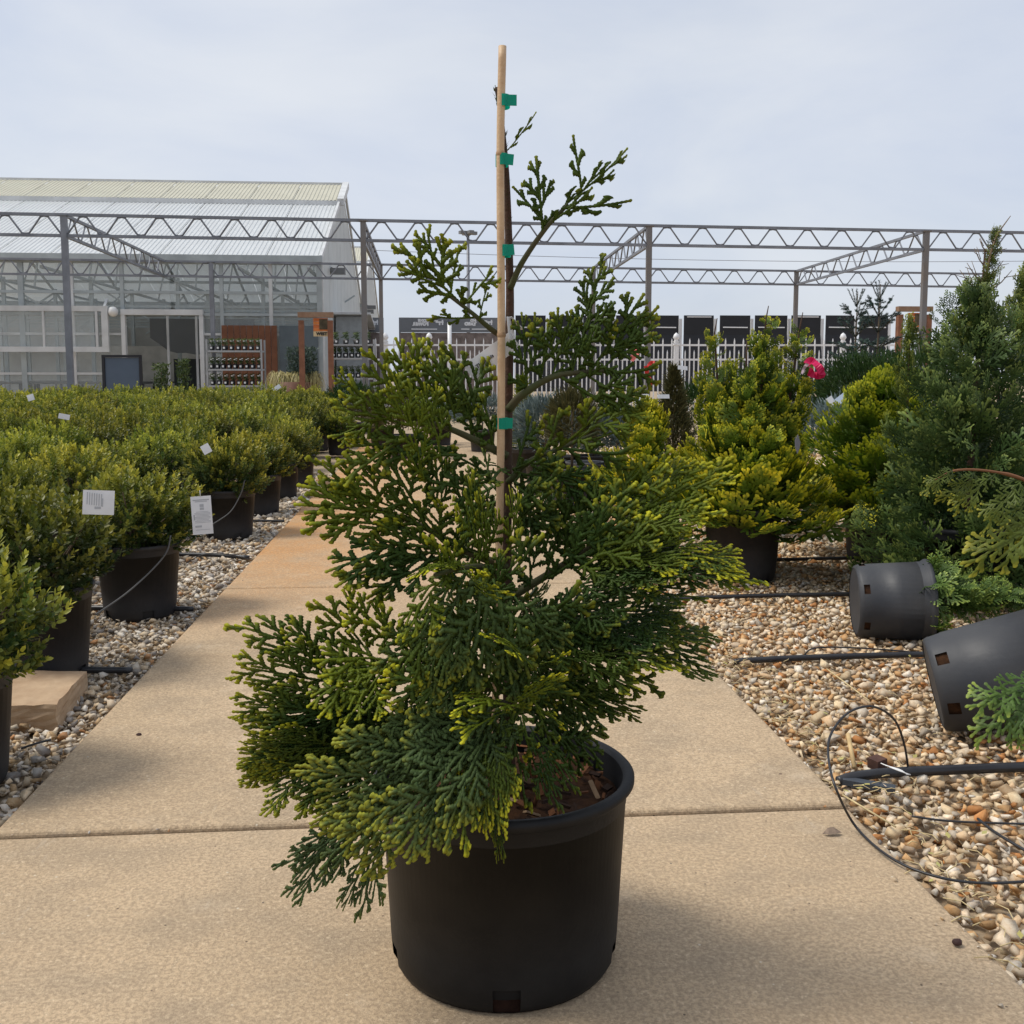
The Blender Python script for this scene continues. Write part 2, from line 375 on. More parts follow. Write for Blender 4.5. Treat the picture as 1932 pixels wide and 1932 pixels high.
def scatter_stones(name, pts, sizes, m):
    pid = rng.integers(0, len(PROT), len(pts)); VV = []; FF = []; off = 0
    for k in range(len(PROT)):
        idx = np.where(pid == k)[0]
        if not len(idx): continue
        V, Fc = PROT[k]; n = len(idx); a = rng.uniform(0, 2*pi, n); til = rng.normal(0, .35, (n, 2))
        ca, sa = np.cos(a), np.sin(a); Z = np.zeros(n); O = np.ones(n)
        Rz = np.stack([ca, -sa, Z, sa, ca, Z, Z, Z, O], 1).reshape(n, 3, 3)
        cx, sx = np.cos(til[:, 0]), np.sin(til[:, 0]); Rx = np.stack([O, Z, Z, Z, cx, -sx, Z, sx, cx], 1).reshape(n, 3, 3)
        cy, sy = np.cos(til[:, 1]), np.sin(til[:, 1]); Ry = np.stack([cy, Z, sy, Z, O, Z, -sy, Z, cy], 1).reshape(n, 3, 3)
        A = Rz @ Rx @ Ry
        P = np.einsum('nij,vj->nvi', A, V)*sizes[idx][:, None, None] + pts[idx][:, None, :]
        VV.append(P.reshape(-1, 3)); FF.append((Fc[None]+(np.arange(n)*len(V))[:, None, None]).reshape(-1, 3)+off); off += n*len(V)
    me = np_mesh(name, np.concatenate(VV), tris=np.concatenate(FF), m=m)
    return tag(link(name, me), kind="stuff")
def gravel_points(x0, x1, y0, y1, keep, s0):
    """jittered grid whose spacing grows with the distance"""
    P = []; Z = []; y = y0
    while y < y1:
        sp = s0*max(1, y/4.2)**.8; xs = np.arange(x0, x1, sp); xs = xs + rng.uniform(-.5, .5, len(xs))*sp
        ys = y + rng.uniform(-.5, .5, len(xs))*sp
        k = keep(xs, ys); P.append(np.stack([xs[k], ys[k]], 1)); Z.append(np.full(k.sum(), sp)); y += sp*.9
    return np.concatenate(P), np.concatenate(Z)
def gravel(name, m, x0, x1, y0, y1, keep, s0):
    for_pts = []; for_sz = []
    P, sp = gravel_points(x0, x1, y0, y1, keep, s0)
    sz = sp*rng.uniform(.48, .82, len(P)); z = -.036 + rng.uniform(-.006, .008, len(P))
    for_pts.append(np.c_[P, z]); for_sz.append(sz)
    P, sp = gravel_points(x0, x1, y0, y1, keep, s0*1.35)
    sz = sp*np.clip(rng.lognormal(-.82, .33, len(P)), .2, .85); z = -.019 + rng.uniform(-.008, .008, len(P))
    for_pts.append(np.c_[P, z]); for_sz.append(sz)
    return scatter_stones(name, np.concatenate(for_pts), np.concatenate(for_sz), m)
warm = gravel_mat("warm river gravel", [((.72, .60, .44), 6), ((.60, .44, .27), 6), ((.76, .70, .59), 3), ((.52, .32, .15), 4), ((.54, .48, .39), 2.2), ((.68, .55, .36), 5), ((.50, .24, .09), 1.6), ((.36, .28, .20), .7)])
cool = gravel_mat("shade-greyed gravel", [((.64, .57, .46), 5), ((.52, .45, .35), 5), ((.72, .68, .60), 4), ((.46, .33, .19), 2.6), ((.42, .39, .35), 2.6), ((.60, .49, .34), 4), ((.42, .23, .11), .8), ((.27, .25, .23), 2)])  # same gravel made greyer on the left: boxwood shade put into its colours
gravel("gravel", warm, XR+.006, 6.5, 1.36, 7.2, lambda x, y: (x < .66*y+.25) & (x > XR+.004), .0268)
gravel("gravel", cool, -3.2, XL-.006, 1.9, 10.5, lambda x, y: (x > -.44*y-.2) & (x < XL-.006), .0245)
gravel("gravel", warm, XR+.01, 9, 7.2, 14, lambda x, y: x < .6*y, .026)

# pebbles kicked onto the path and caught in the joint
n = 46; pp = np.zeros((n, 3)); pz = rng.uniform(.0035, .008, n)
for i in range(n):
    if i < 9: pp[i] = (rng.uniform(XL, XR), 2.147+rng.normal(0, .006), 0)
    elif i < 32: pp[i] = (XR-abs(rng.normal(0, .03)), rng.uniform(1.4, 4.0), 0)
    else: pp[i] = (XL+abs(rng.normal(0, .05)), rng.uniform(2.2, 5.0), 0)
pp[:, 2] = pz*.4
scatter_stones("loose_pebbles", pp, pz, cool)

# ================================================================== THE POTTED CONIFER
BLK = mat("black nursery plastic", (.0065, .0065, .007), .5, .26, vary=.35, scale=9, bump=.12, bscale=120, col2=(.016, .0155, .015))
BLK_IN = mat("inner black plastic", (.012, .012, .013), .7, .2)
SOIL = mat("potting bark", (.06, .028, .013), .95, .1, col2=(.022, .012, .008), scale=45, bump=1.0, bscale=90)
BARK = mat("conifer bark", (.085, .045, .03), .85, .2, col2=(.055, .04, .03), scale=40, bump=.6, bscale=150)
TWIG = mat("green brown twig", (.065, .055, .028), .75, .25, col2=(.05, .065, .022), scale=30)
def scuff(m, col=(.10, .09, .075), amt=.5, sc=26):
    t = m.node_tree; b = t.nodes['Principled BSDF']; N = t.nodes.new; L = t.links.new
    src = b.inputs['Base Color'].links[0].from_socket; c = N("ShaderNodeTexCoord"); mpn = N("ShaderNodeMapping"); mpn.inputs['Scale'].default_value = (1, 1, .45); L(c.outputs['Object'], mpn.inputs[0])
    n = N("ShaderNodeTexNoise"); n.inputs['Scale'].default_value = sc; n.inputs['Detail'].default_value = 9; n.inputs['Roughness'].default_value = .78; n.inputs['Distortion'].default_value = .6; L(mpn.outputs[0], n.inputs['Vector'])
    r = N("ShaderNodeMapRange"); r.inputs[1].default_value = .63; r.inputs[2].default_value = .78; r.inputs[4].default_value = amt; L(n.outputs[0], r.inputs[0])
    n2 = N("ShaderNodeTexNoise"); n2.inputs['Scale'].default_value = 3.2; n2.inputs['Detail'].default_value = 3; L(c.outputs['Object'], n2.inputs['Vector'])
    r3 = N("ShaderNodeMapRange"); r3.inputs[1].default_value = .42; r3.inputs[2].default_value = .62; L(n2.outputs[0], r3.inputs[0])
    mu = N("ShaderNodeMath"); mu.operation = 'MULTIPLY'; L(r.outputs[0], mu.inputs[0]); L(r3.outputs[0], mu.inputs[1])
    x = N("ShaderNodeMix"); x.data_type = 'RGBA'; x.inputs[7].default_value = (*col, 1); L(mu.outputs[0], x.inputs[0]); L(src, x.inputs[6]); L(x.outputs[2], b.inputs['Base Color'])
    r2 = N("ShaderNodeMapRange"); r2.inputs[1].default_value = .3; r2.inputs[2].default_value = .7; r2.inputs[3].default_value = .46; r2.inputs[4].default_value = .72; L(n2.outputs[0], r2.inputs[0]); L(r2.outputs[0], b.inputs['Roughness'])
scuff(BLK, amt=.75)
def pot_profile(rt, rb, h, lip=.012):
    t = .004
    return ([(rb*.90, .0), (rb*.965, .004), (rb, .016), (rb+(rt-rb)*.16, h*.14), (rb+(rt-rb)*.24, h*.22), (rb+(rt-rb)*.9, h*.87), (rt*.992, h-.045), (rt*.995, h-.044), (rt, h-.024), (rt+lip*.5, h-.019), (rt+lip, h-.012), (rt+lip, h-.005), (rt+lip*.6, h), (rt-.002, h), (rt-t-.003, h-.006)],
            [(rt-t-.003, h-.006), (rt-t-.006, h-.05), (rb-t, .03), (rb*.9, .006)])
def pot_parts(root, rt, rb, h, soil_z, n=56, notch=(), bottom=False):
    po, pi_ = pot_profile(rt, rb, h)
    b = MB(); b.lathe(po, n, skip=lambda i, k: i in (1, 2) and any(a <= k <= c for a, c in notch))
    if bottom: b.add([(po[0][0]*cos(2*pi*k/n), po[0][0]*sin(2*pi*k/n), 0) for k in range(n)], [tuple(range(n))[::-1]])
    o = b.build("pot", BLK, root)
    i = MB(); i.lathe(pi_, n); i.build("pot_lining", BLK_IN, root)
    if soil_z:
        s = MB(); r = rb+(rt-rb)*soil_z/h-.004; rings = 9; V = [(0, 0, soil_z+.012)]; Fc = []
        for a in range(1, rings+1):
            for k in range(40):
                q = r*a/rings; V.append((q*cos(2*pi*k/40), q*sin(2*pi*k/40), soil_z + random.uniform(-.006, .006) + .012*(1-a/rings)))
        for k in range(40): Fc.append((0, 1+k, 1+(k+1) % 40))
        for a in range(rings-1):
            for k in range(40): Fc.append((1+a*40+k, 1+(a+1)*40+k, 1+(a+1)*40+(k+1) % 40, 1+a*40+(k+1) % 40))
        s.add(V, Fc, True); s.build("soil", SOIL, root)
    return o
BX, BY = .124, 1.634
hero = empty("potted_conifer", (BX, BY, 0))
tag(hero, "large flat-sprayed conifer in a black pot mid-path, tied to a bamboo cane", "potted plant")
def nk(px, n=112):
    """pot segments round the direction of a drain notch"""
    return int(round((px % 360)/360*n))
notch = [(nk(q), nk(q)+3) for q in (-101, -26, -175, 48, 124)]
pot_parts(hero, .2025, .186, .317, .272, 112, notch)
rb = MB(); rb.lathe([(.178, .002), (.180, .26)], 40); rb.build("root_ball", mat("dark root ball", (.02, .010, .007), .95, .1, vary=.4, scale=60), hero)  # dark brown core showing through the drain notches
ch = [MB() for _ in range(6)]
for i in range(150):
    a = random.uniform(0, 2*pi); r = .19*sqrt(random.random()); M = Quaternion((random.random(), random.gauss(0, .3), random.gauss(0, .3), random.gauss(0, 1))).normalized().to_matrix()
    ch[i % 6].box((r*cos(a), r*sin(a), .284+random.uniform(0, .008)), (random.uniform(.01, .035), random.uniform(.004, .011), random.uniform(.002, .005)), M=M)
CHIP = [mat("bark chip", (.13, .055, .025), .9, .15, vary=.5, scale=40), mat("pale bark chip", (.30, .20, .12), .9, .15, vary=.4, scale=40), mat("dark bark chip", (.035, .02, .014), .9, .15)]
for i, c in enumerate(ch): tag(c.build("bark_mulch", CHIP[(0, 2, 0, 2, 1, 0)[i]], hero), kind="stuff")
LOC = Vector((BX, BY, 0))
def hp(x, y, Y): return AT(x, y, Y) - LOC
# trunk behind the cane
tr = bez([hp(962, 1450, 1.635), hp(958, 1250, 1.64), hp(956, 1000, 1.64), hp(958, 800, 1.64), hp(961, 640, 1.64), hp(962, 540, 1.64), hp(958, 400, 1.64), hp(953, 300, 1.635), hp(943, 205, 1.642), hp(936, 165, 1.645)], 8)
t_ = MB(); t_.tube(tr, [.0072*(1-i/(len(tr)-1))**.7+.0024 for i in range(len(tr))], 9); t_.build("trunk", BARK, hero)
sp_ = MB()
for i in range(110):          # little scale leaves along the bare leader
    p = tr[random.randrange(len(tr)*45//100, len(tr)-2)] + Vector((0, 0, random.uniform(-.015, .015))); a = random.uniform(0, 2*pi)
    d = Vector((cos(a), sin(a), 1.3)).normalized(); s_ = d.cross(Vector((0, 0, 1))).normalized()*.0018
    b0 = p + Vector((cos(a), sin(a), 0))*.003
    sp_.add([b0-s_, b0+s_, b0+d*.0085], [(0, 1, 2)])
sp_.build("scale_leaves", TWIG, hero)
def branch(pts, r0=.006, r1=.0025):
    P = bez([hp(*p) for p in pts], 6); b = MB(); b.tube(P, [r0+(r1-r0)*i/(len(P)-1) for i in range(len(P))], 7); return b.build("branch", TWIG, hero)
branch([(962, 545, 1.635), (985, 495, 1.625), (1030, 430, 1.61), (1072, 385, 1.60)], .0055, .003)
branch([(955, 640, 1.635), (925, 620, 1.62), (890, 590, 1.60), (850, 560, 1.59)], .0052, .0025)
branch([(960, 772, 1.635), (985, 745, 1.62), (1040, 712, 1.60), (1100, 702, 1.59), (1160, 700, 1.58)], .0075, .003)
branch([(958, 910, 1.635), (1000, 870, 1.62), (1060, 845, 1.60), (1130, 815, 1.58)], .006, .0025)
branch([(956, 860, 1.635), (900, 832, 1.62), (840, 806, 1.6), (760, 785, 1.57)], .0075, .003)
branch([(956, 1070, 1.635), (880, 1040, 1.62), (800, 995, 1.6), (720, 962, 1.57)], .0075, .003)
branch([(958, 1130, 1.635), (1040, 1080, 1.61), (1110, 1035, 1.58), (1200, 980, 1.55)], .0075, .003)
branch([(958, 1180, 1.635), (1050, 1165, 1.6), (1150, 1180, 1.57), (1240, 1200, 1.54)], .0065, .003)
branch([(958, 1300, 1.635), (880, 1290, 1.6), (790, 1268, 1.56), (700, 1255, 1.53)], .0075, .003)
branch([(958, 1350, 1.635), (870, 1345, 1.6), (780, 1375, 1.56), (680, 1400, 1.53)], .0065, .003)
branch([(958, 1330, 1.635), (930, 1330, 1.56), (880, 1400, 1.48), (820, 1480, 1.40)], .0065, .003)
branch([(958, 1150, 1.635), (930, 1080, 1.54), (880, 1070, 1.46), (820, 1085, 1.41)], .0065, .003)

LEAF = leaf_mat("conifer sprays", (.030, .076, .020), (.145, .190, .012), (.62, .60, .03), under=(.12, .175, .075), trans=.42, rough=.5, spec=.2)
PR = {}
for Lp in (.09, .14, .20, .27):
    PR[Lp] = [make_spray(Lp, int(Lp*1000)+i) for i in range(2)]
    PR[(Lp, 's')] = [make_spray(Lp, int(Lp*1000)+50+i, W=.46, sparse=.8, d1=.018, d2=.0108, wid=.0096) for i in range(2)]
nspray = [0]
def spray(b, t, wr=1.0, roll=0, tint=.3, tip=.8, arch=.06, cup=.1, kind=None, wob=.006, gl=0.0):
    B, T = AT(*b), AT(*t); ln = (T-B).length
    Lp = min((.09, .14, .20, .27), key=lambda q: abs(math.log(q/ln))); i = nspray[0]; nspray[0] += 1
    p = PR[(Lp, 's') if kind == 's' else Lp][i % 2]
    if i % 4 >= 2: p = dict(p); p['V'] = p['V']*np.array([1, -1, 1])
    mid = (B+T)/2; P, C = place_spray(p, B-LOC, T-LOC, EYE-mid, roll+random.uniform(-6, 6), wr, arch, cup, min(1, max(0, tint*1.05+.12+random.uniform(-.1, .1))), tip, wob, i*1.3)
    if gl: C[:, 2] = np.maximum(C[:, 2], gl)
    return link("foliage_spray", np_mesh("foliage_spray", P, quads=p['F'], m=LEAF, col=C), hero)
DK, MD, OL, YL = .08, .30, .62, .95
# --- leader and the open upper right branch
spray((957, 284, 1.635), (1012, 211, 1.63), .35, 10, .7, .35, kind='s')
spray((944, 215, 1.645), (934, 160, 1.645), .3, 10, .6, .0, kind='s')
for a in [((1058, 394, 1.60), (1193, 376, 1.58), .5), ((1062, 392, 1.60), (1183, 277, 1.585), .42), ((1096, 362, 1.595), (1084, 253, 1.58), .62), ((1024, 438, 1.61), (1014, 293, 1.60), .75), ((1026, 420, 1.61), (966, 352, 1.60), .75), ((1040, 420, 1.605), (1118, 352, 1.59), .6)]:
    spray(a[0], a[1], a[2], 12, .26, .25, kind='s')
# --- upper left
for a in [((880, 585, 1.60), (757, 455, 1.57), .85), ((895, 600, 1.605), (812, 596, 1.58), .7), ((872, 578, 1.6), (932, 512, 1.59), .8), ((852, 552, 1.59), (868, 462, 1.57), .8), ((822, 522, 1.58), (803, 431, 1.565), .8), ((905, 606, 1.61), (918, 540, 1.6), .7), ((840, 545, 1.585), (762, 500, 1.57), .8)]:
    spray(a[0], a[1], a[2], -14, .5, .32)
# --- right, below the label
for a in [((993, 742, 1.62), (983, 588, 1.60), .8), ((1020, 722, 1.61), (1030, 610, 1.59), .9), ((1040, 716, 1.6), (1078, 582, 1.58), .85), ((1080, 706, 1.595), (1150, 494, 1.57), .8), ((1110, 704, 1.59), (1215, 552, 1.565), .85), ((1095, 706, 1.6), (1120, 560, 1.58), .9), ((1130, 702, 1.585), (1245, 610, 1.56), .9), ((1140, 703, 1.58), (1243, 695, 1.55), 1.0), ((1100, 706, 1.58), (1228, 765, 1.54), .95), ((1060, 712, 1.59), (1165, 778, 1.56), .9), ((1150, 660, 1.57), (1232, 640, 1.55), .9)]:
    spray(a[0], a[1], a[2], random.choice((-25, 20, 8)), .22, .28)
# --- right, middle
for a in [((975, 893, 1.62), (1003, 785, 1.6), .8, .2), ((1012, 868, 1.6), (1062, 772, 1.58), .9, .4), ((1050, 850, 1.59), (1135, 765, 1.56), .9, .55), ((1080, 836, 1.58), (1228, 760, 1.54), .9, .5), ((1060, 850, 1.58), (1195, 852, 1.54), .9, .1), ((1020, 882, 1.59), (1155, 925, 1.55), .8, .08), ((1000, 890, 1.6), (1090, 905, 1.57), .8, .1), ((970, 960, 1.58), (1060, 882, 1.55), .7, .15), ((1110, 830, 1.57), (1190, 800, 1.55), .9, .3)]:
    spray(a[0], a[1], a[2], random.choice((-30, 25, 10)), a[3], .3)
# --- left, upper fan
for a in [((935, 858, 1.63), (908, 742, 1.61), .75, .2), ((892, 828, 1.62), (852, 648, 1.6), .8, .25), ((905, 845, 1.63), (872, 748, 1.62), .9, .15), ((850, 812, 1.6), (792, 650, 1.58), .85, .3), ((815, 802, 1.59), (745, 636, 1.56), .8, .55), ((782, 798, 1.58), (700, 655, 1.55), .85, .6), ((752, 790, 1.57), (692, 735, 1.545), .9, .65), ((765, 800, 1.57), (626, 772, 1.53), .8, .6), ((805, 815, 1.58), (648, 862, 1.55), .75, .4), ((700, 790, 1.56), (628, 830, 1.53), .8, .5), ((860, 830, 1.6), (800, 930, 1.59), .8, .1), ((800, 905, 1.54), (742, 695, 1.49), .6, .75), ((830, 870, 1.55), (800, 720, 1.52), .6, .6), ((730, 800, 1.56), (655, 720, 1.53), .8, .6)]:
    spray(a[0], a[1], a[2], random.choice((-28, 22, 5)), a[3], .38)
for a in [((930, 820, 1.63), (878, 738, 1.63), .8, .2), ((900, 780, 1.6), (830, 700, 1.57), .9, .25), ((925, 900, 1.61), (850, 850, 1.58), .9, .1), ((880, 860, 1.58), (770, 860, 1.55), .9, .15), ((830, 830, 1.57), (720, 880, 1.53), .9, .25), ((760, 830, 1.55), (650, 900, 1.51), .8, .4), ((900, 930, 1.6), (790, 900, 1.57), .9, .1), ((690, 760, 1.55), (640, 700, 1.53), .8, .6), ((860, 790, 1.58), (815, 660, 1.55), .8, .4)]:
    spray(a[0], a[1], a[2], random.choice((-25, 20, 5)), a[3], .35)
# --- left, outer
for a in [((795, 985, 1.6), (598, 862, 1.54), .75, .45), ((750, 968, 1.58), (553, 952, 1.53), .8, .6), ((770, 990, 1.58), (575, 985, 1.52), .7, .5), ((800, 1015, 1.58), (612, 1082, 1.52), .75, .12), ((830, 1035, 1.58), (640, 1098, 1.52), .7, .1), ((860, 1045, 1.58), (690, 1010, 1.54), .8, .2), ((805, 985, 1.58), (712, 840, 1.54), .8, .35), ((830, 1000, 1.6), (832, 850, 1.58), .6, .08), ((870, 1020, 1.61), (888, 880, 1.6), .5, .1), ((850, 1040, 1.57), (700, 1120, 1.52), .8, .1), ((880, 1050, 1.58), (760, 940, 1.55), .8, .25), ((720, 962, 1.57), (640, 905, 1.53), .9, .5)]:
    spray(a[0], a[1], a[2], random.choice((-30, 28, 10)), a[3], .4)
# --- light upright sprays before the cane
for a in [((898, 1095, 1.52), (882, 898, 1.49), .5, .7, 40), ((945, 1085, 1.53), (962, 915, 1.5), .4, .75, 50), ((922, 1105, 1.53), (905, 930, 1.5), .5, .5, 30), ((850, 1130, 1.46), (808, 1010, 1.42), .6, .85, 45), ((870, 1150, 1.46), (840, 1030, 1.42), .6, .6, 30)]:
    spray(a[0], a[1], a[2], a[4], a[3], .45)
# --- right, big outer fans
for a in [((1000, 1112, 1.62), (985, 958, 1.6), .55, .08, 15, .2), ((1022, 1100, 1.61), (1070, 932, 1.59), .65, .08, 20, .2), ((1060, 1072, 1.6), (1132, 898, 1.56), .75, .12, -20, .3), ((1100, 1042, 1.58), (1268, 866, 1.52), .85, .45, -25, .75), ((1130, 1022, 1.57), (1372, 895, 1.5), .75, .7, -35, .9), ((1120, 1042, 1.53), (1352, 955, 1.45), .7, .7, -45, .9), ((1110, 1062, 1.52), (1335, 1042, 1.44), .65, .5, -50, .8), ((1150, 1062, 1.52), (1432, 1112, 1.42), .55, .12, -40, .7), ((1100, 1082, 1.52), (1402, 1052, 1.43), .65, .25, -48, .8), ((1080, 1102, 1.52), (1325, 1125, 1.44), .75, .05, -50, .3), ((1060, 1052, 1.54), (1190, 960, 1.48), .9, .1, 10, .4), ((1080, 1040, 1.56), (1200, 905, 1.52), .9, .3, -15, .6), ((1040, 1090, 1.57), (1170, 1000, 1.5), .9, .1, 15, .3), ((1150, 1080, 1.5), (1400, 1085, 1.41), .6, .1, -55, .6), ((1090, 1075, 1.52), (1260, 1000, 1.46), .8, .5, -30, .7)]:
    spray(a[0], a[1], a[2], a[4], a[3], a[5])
# --- right, lower, seen from beneath
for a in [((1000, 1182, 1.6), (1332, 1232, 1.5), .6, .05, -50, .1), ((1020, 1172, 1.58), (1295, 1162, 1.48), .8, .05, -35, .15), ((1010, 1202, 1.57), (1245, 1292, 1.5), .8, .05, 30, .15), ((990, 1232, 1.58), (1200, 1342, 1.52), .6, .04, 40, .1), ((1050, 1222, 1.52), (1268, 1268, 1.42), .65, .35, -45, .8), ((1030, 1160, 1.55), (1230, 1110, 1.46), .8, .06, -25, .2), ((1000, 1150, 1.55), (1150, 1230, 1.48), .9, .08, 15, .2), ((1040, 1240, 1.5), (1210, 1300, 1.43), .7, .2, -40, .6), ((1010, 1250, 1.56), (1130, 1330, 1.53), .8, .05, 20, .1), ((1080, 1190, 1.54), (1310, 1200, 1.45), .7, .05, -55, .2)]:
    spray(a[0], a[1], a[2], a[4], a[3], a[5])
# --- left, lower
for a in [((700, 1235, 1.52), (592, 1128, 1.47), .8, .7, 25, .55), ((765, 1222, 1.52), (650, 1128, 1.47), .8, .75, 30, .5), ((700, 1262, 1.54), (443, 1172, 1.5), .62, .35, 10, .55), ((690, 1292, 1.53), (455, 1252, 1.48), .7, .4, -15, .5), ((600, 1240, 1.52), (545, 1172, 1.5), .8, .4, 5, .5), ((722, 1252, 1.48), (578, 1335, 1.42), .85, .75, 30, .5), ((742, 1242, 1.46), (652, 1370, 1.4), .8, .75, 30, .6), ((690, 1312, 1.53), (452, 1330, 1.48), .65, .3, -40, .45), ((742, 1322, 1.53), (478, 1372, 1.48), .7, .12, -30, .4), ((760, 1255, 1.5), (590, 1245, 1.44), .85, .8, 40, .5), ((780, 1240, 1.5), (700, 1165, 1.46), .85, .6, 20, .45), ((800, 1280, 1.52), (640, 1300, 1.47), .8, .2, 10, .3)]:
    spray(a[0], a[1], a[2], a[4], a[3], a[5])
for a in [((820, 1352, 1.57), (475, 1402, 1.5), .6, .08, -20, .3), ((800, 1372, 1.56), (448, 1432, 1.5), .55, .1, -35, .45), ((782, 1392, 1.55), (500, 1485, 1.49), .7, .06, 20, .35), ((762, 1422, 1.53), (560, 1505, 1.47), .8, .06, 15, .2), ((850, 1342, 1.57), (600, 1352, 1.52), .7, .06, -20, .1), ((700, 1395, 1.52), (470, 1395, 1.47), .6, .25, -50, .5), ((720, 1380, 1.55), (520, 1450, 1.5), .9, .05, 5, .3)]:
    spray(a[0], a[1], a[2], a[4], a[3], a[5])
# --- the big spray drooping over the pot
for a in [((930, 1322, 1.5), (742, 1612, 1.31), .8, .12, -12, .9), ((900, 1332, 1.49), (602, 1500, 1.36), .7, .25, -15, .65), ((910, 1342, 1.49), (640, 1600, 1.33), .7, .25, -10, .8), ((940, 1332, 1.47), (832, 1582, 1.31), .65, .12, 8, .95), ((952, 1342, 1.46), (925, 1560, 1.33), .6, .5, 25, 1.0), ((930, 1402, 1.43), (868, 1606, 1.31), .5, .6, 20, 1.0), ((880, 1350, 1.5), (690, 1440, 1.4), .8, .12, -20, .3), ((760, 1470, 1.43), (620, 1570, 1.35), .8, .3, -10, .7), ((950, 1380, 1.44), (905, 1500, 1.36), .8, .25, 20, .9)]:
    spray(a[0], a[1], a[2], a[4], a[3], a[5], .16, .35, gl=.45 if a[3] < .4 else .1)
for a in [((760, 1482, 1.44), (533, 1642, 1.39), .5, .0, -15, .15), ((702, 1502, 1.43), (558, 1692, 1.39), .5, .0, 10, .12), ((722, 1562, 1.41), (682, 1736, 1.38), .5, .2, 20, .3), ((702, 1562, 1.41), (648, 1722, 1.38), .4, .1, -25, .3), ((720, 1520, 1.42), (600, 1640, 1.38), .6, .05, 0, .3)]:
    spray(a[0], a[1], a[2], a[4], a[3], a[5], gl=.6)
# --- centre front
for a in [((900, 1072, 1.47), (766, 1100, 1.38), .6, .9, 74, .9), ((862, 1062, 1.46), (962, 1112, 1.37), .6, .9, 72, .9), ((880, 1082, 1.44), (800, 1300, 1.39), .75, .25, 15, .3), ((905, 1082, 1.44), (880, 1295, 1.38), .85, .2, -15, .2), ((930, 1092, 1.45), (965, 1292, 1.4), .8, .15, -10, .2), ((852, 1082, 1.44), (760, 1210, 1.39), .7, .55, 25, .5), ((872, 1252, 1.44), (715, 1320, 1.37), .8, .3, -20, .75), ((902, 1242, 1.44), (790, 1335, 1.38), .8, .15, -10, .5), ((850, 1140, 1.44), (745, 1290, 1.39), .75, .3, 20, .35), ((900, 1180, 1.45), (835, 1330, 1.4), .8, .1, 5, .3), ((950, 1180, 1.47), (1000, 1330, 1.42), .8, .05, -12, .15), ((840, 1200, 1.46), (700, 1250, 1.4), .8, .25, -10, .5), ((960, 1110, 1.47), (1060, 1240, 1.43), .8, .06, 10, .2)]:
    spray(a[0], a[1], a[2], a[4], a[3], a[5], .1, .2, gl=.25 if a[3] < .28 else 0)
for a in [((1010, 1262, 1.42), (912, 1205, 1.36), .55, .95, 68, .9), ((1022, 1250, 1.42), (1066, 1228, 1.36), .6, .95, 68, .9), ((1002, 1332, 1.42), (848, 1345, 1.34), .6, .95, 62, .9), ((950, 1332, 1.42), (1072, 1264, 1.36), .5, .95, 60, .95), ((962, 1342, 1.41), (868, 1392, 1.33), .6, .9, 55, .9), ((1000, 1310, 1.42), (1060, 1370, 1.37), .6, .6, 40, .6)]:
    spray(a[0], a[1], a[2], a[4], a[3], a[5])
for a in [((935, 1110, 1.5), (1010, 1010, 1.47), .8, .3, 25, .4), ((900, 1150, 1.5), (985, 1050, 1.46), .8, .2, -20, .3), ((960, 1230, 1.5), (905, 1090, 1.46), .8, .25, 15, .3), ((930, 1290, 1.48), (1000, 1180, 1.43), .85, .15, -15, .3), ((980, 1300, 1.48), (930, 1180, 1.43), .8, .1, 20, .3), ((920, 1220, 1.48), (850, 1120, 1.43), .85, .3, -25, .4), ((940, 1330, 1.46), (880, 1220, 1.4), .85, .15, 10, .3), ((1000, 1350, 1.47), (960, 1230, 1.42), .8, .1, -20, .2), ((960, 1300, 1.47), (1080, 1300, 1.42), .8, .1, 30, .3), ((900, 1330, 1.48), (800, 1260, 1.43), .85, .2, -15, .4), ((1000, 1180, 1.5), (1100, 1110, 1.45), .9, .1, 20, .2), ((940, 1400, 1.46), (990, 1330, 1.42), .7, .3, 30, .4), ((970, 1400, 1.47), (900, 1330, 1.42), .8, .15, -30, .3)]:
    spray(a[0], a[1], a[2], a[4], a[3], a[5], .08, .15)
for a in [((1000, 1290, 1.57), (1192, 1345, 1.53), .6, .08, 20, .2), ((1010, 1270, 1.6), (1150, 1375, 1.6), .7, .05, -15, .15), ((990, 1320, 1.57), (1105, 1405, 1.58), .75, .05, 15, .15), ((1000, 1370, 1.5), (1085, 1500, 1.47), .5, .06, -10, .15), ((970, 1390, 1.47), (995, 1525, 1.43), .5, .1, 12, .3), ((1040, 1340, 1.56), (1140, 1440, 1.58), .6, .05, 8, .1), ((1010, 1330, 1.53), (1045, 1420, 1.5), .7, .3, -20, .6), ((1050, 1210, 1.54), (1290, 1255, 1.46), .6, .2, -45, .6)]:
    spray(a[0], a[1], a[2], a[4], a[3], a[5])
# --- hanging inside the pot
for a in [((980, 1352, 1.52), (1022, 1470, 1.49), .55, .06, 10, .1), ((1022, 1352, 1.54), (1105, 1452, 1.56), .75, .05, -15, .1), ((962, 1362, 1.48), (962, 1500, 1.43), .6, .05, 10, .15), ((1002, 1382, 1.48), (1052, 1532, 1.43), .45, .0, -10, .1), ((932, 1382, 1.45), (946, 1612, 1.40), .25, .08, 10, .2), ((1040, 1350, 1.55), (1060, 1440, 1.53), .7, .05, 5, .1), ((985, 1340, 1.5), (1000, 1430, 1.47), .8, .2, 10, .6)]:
    spray(a[0], a[1], a[2], a[4], a[3], a[5])
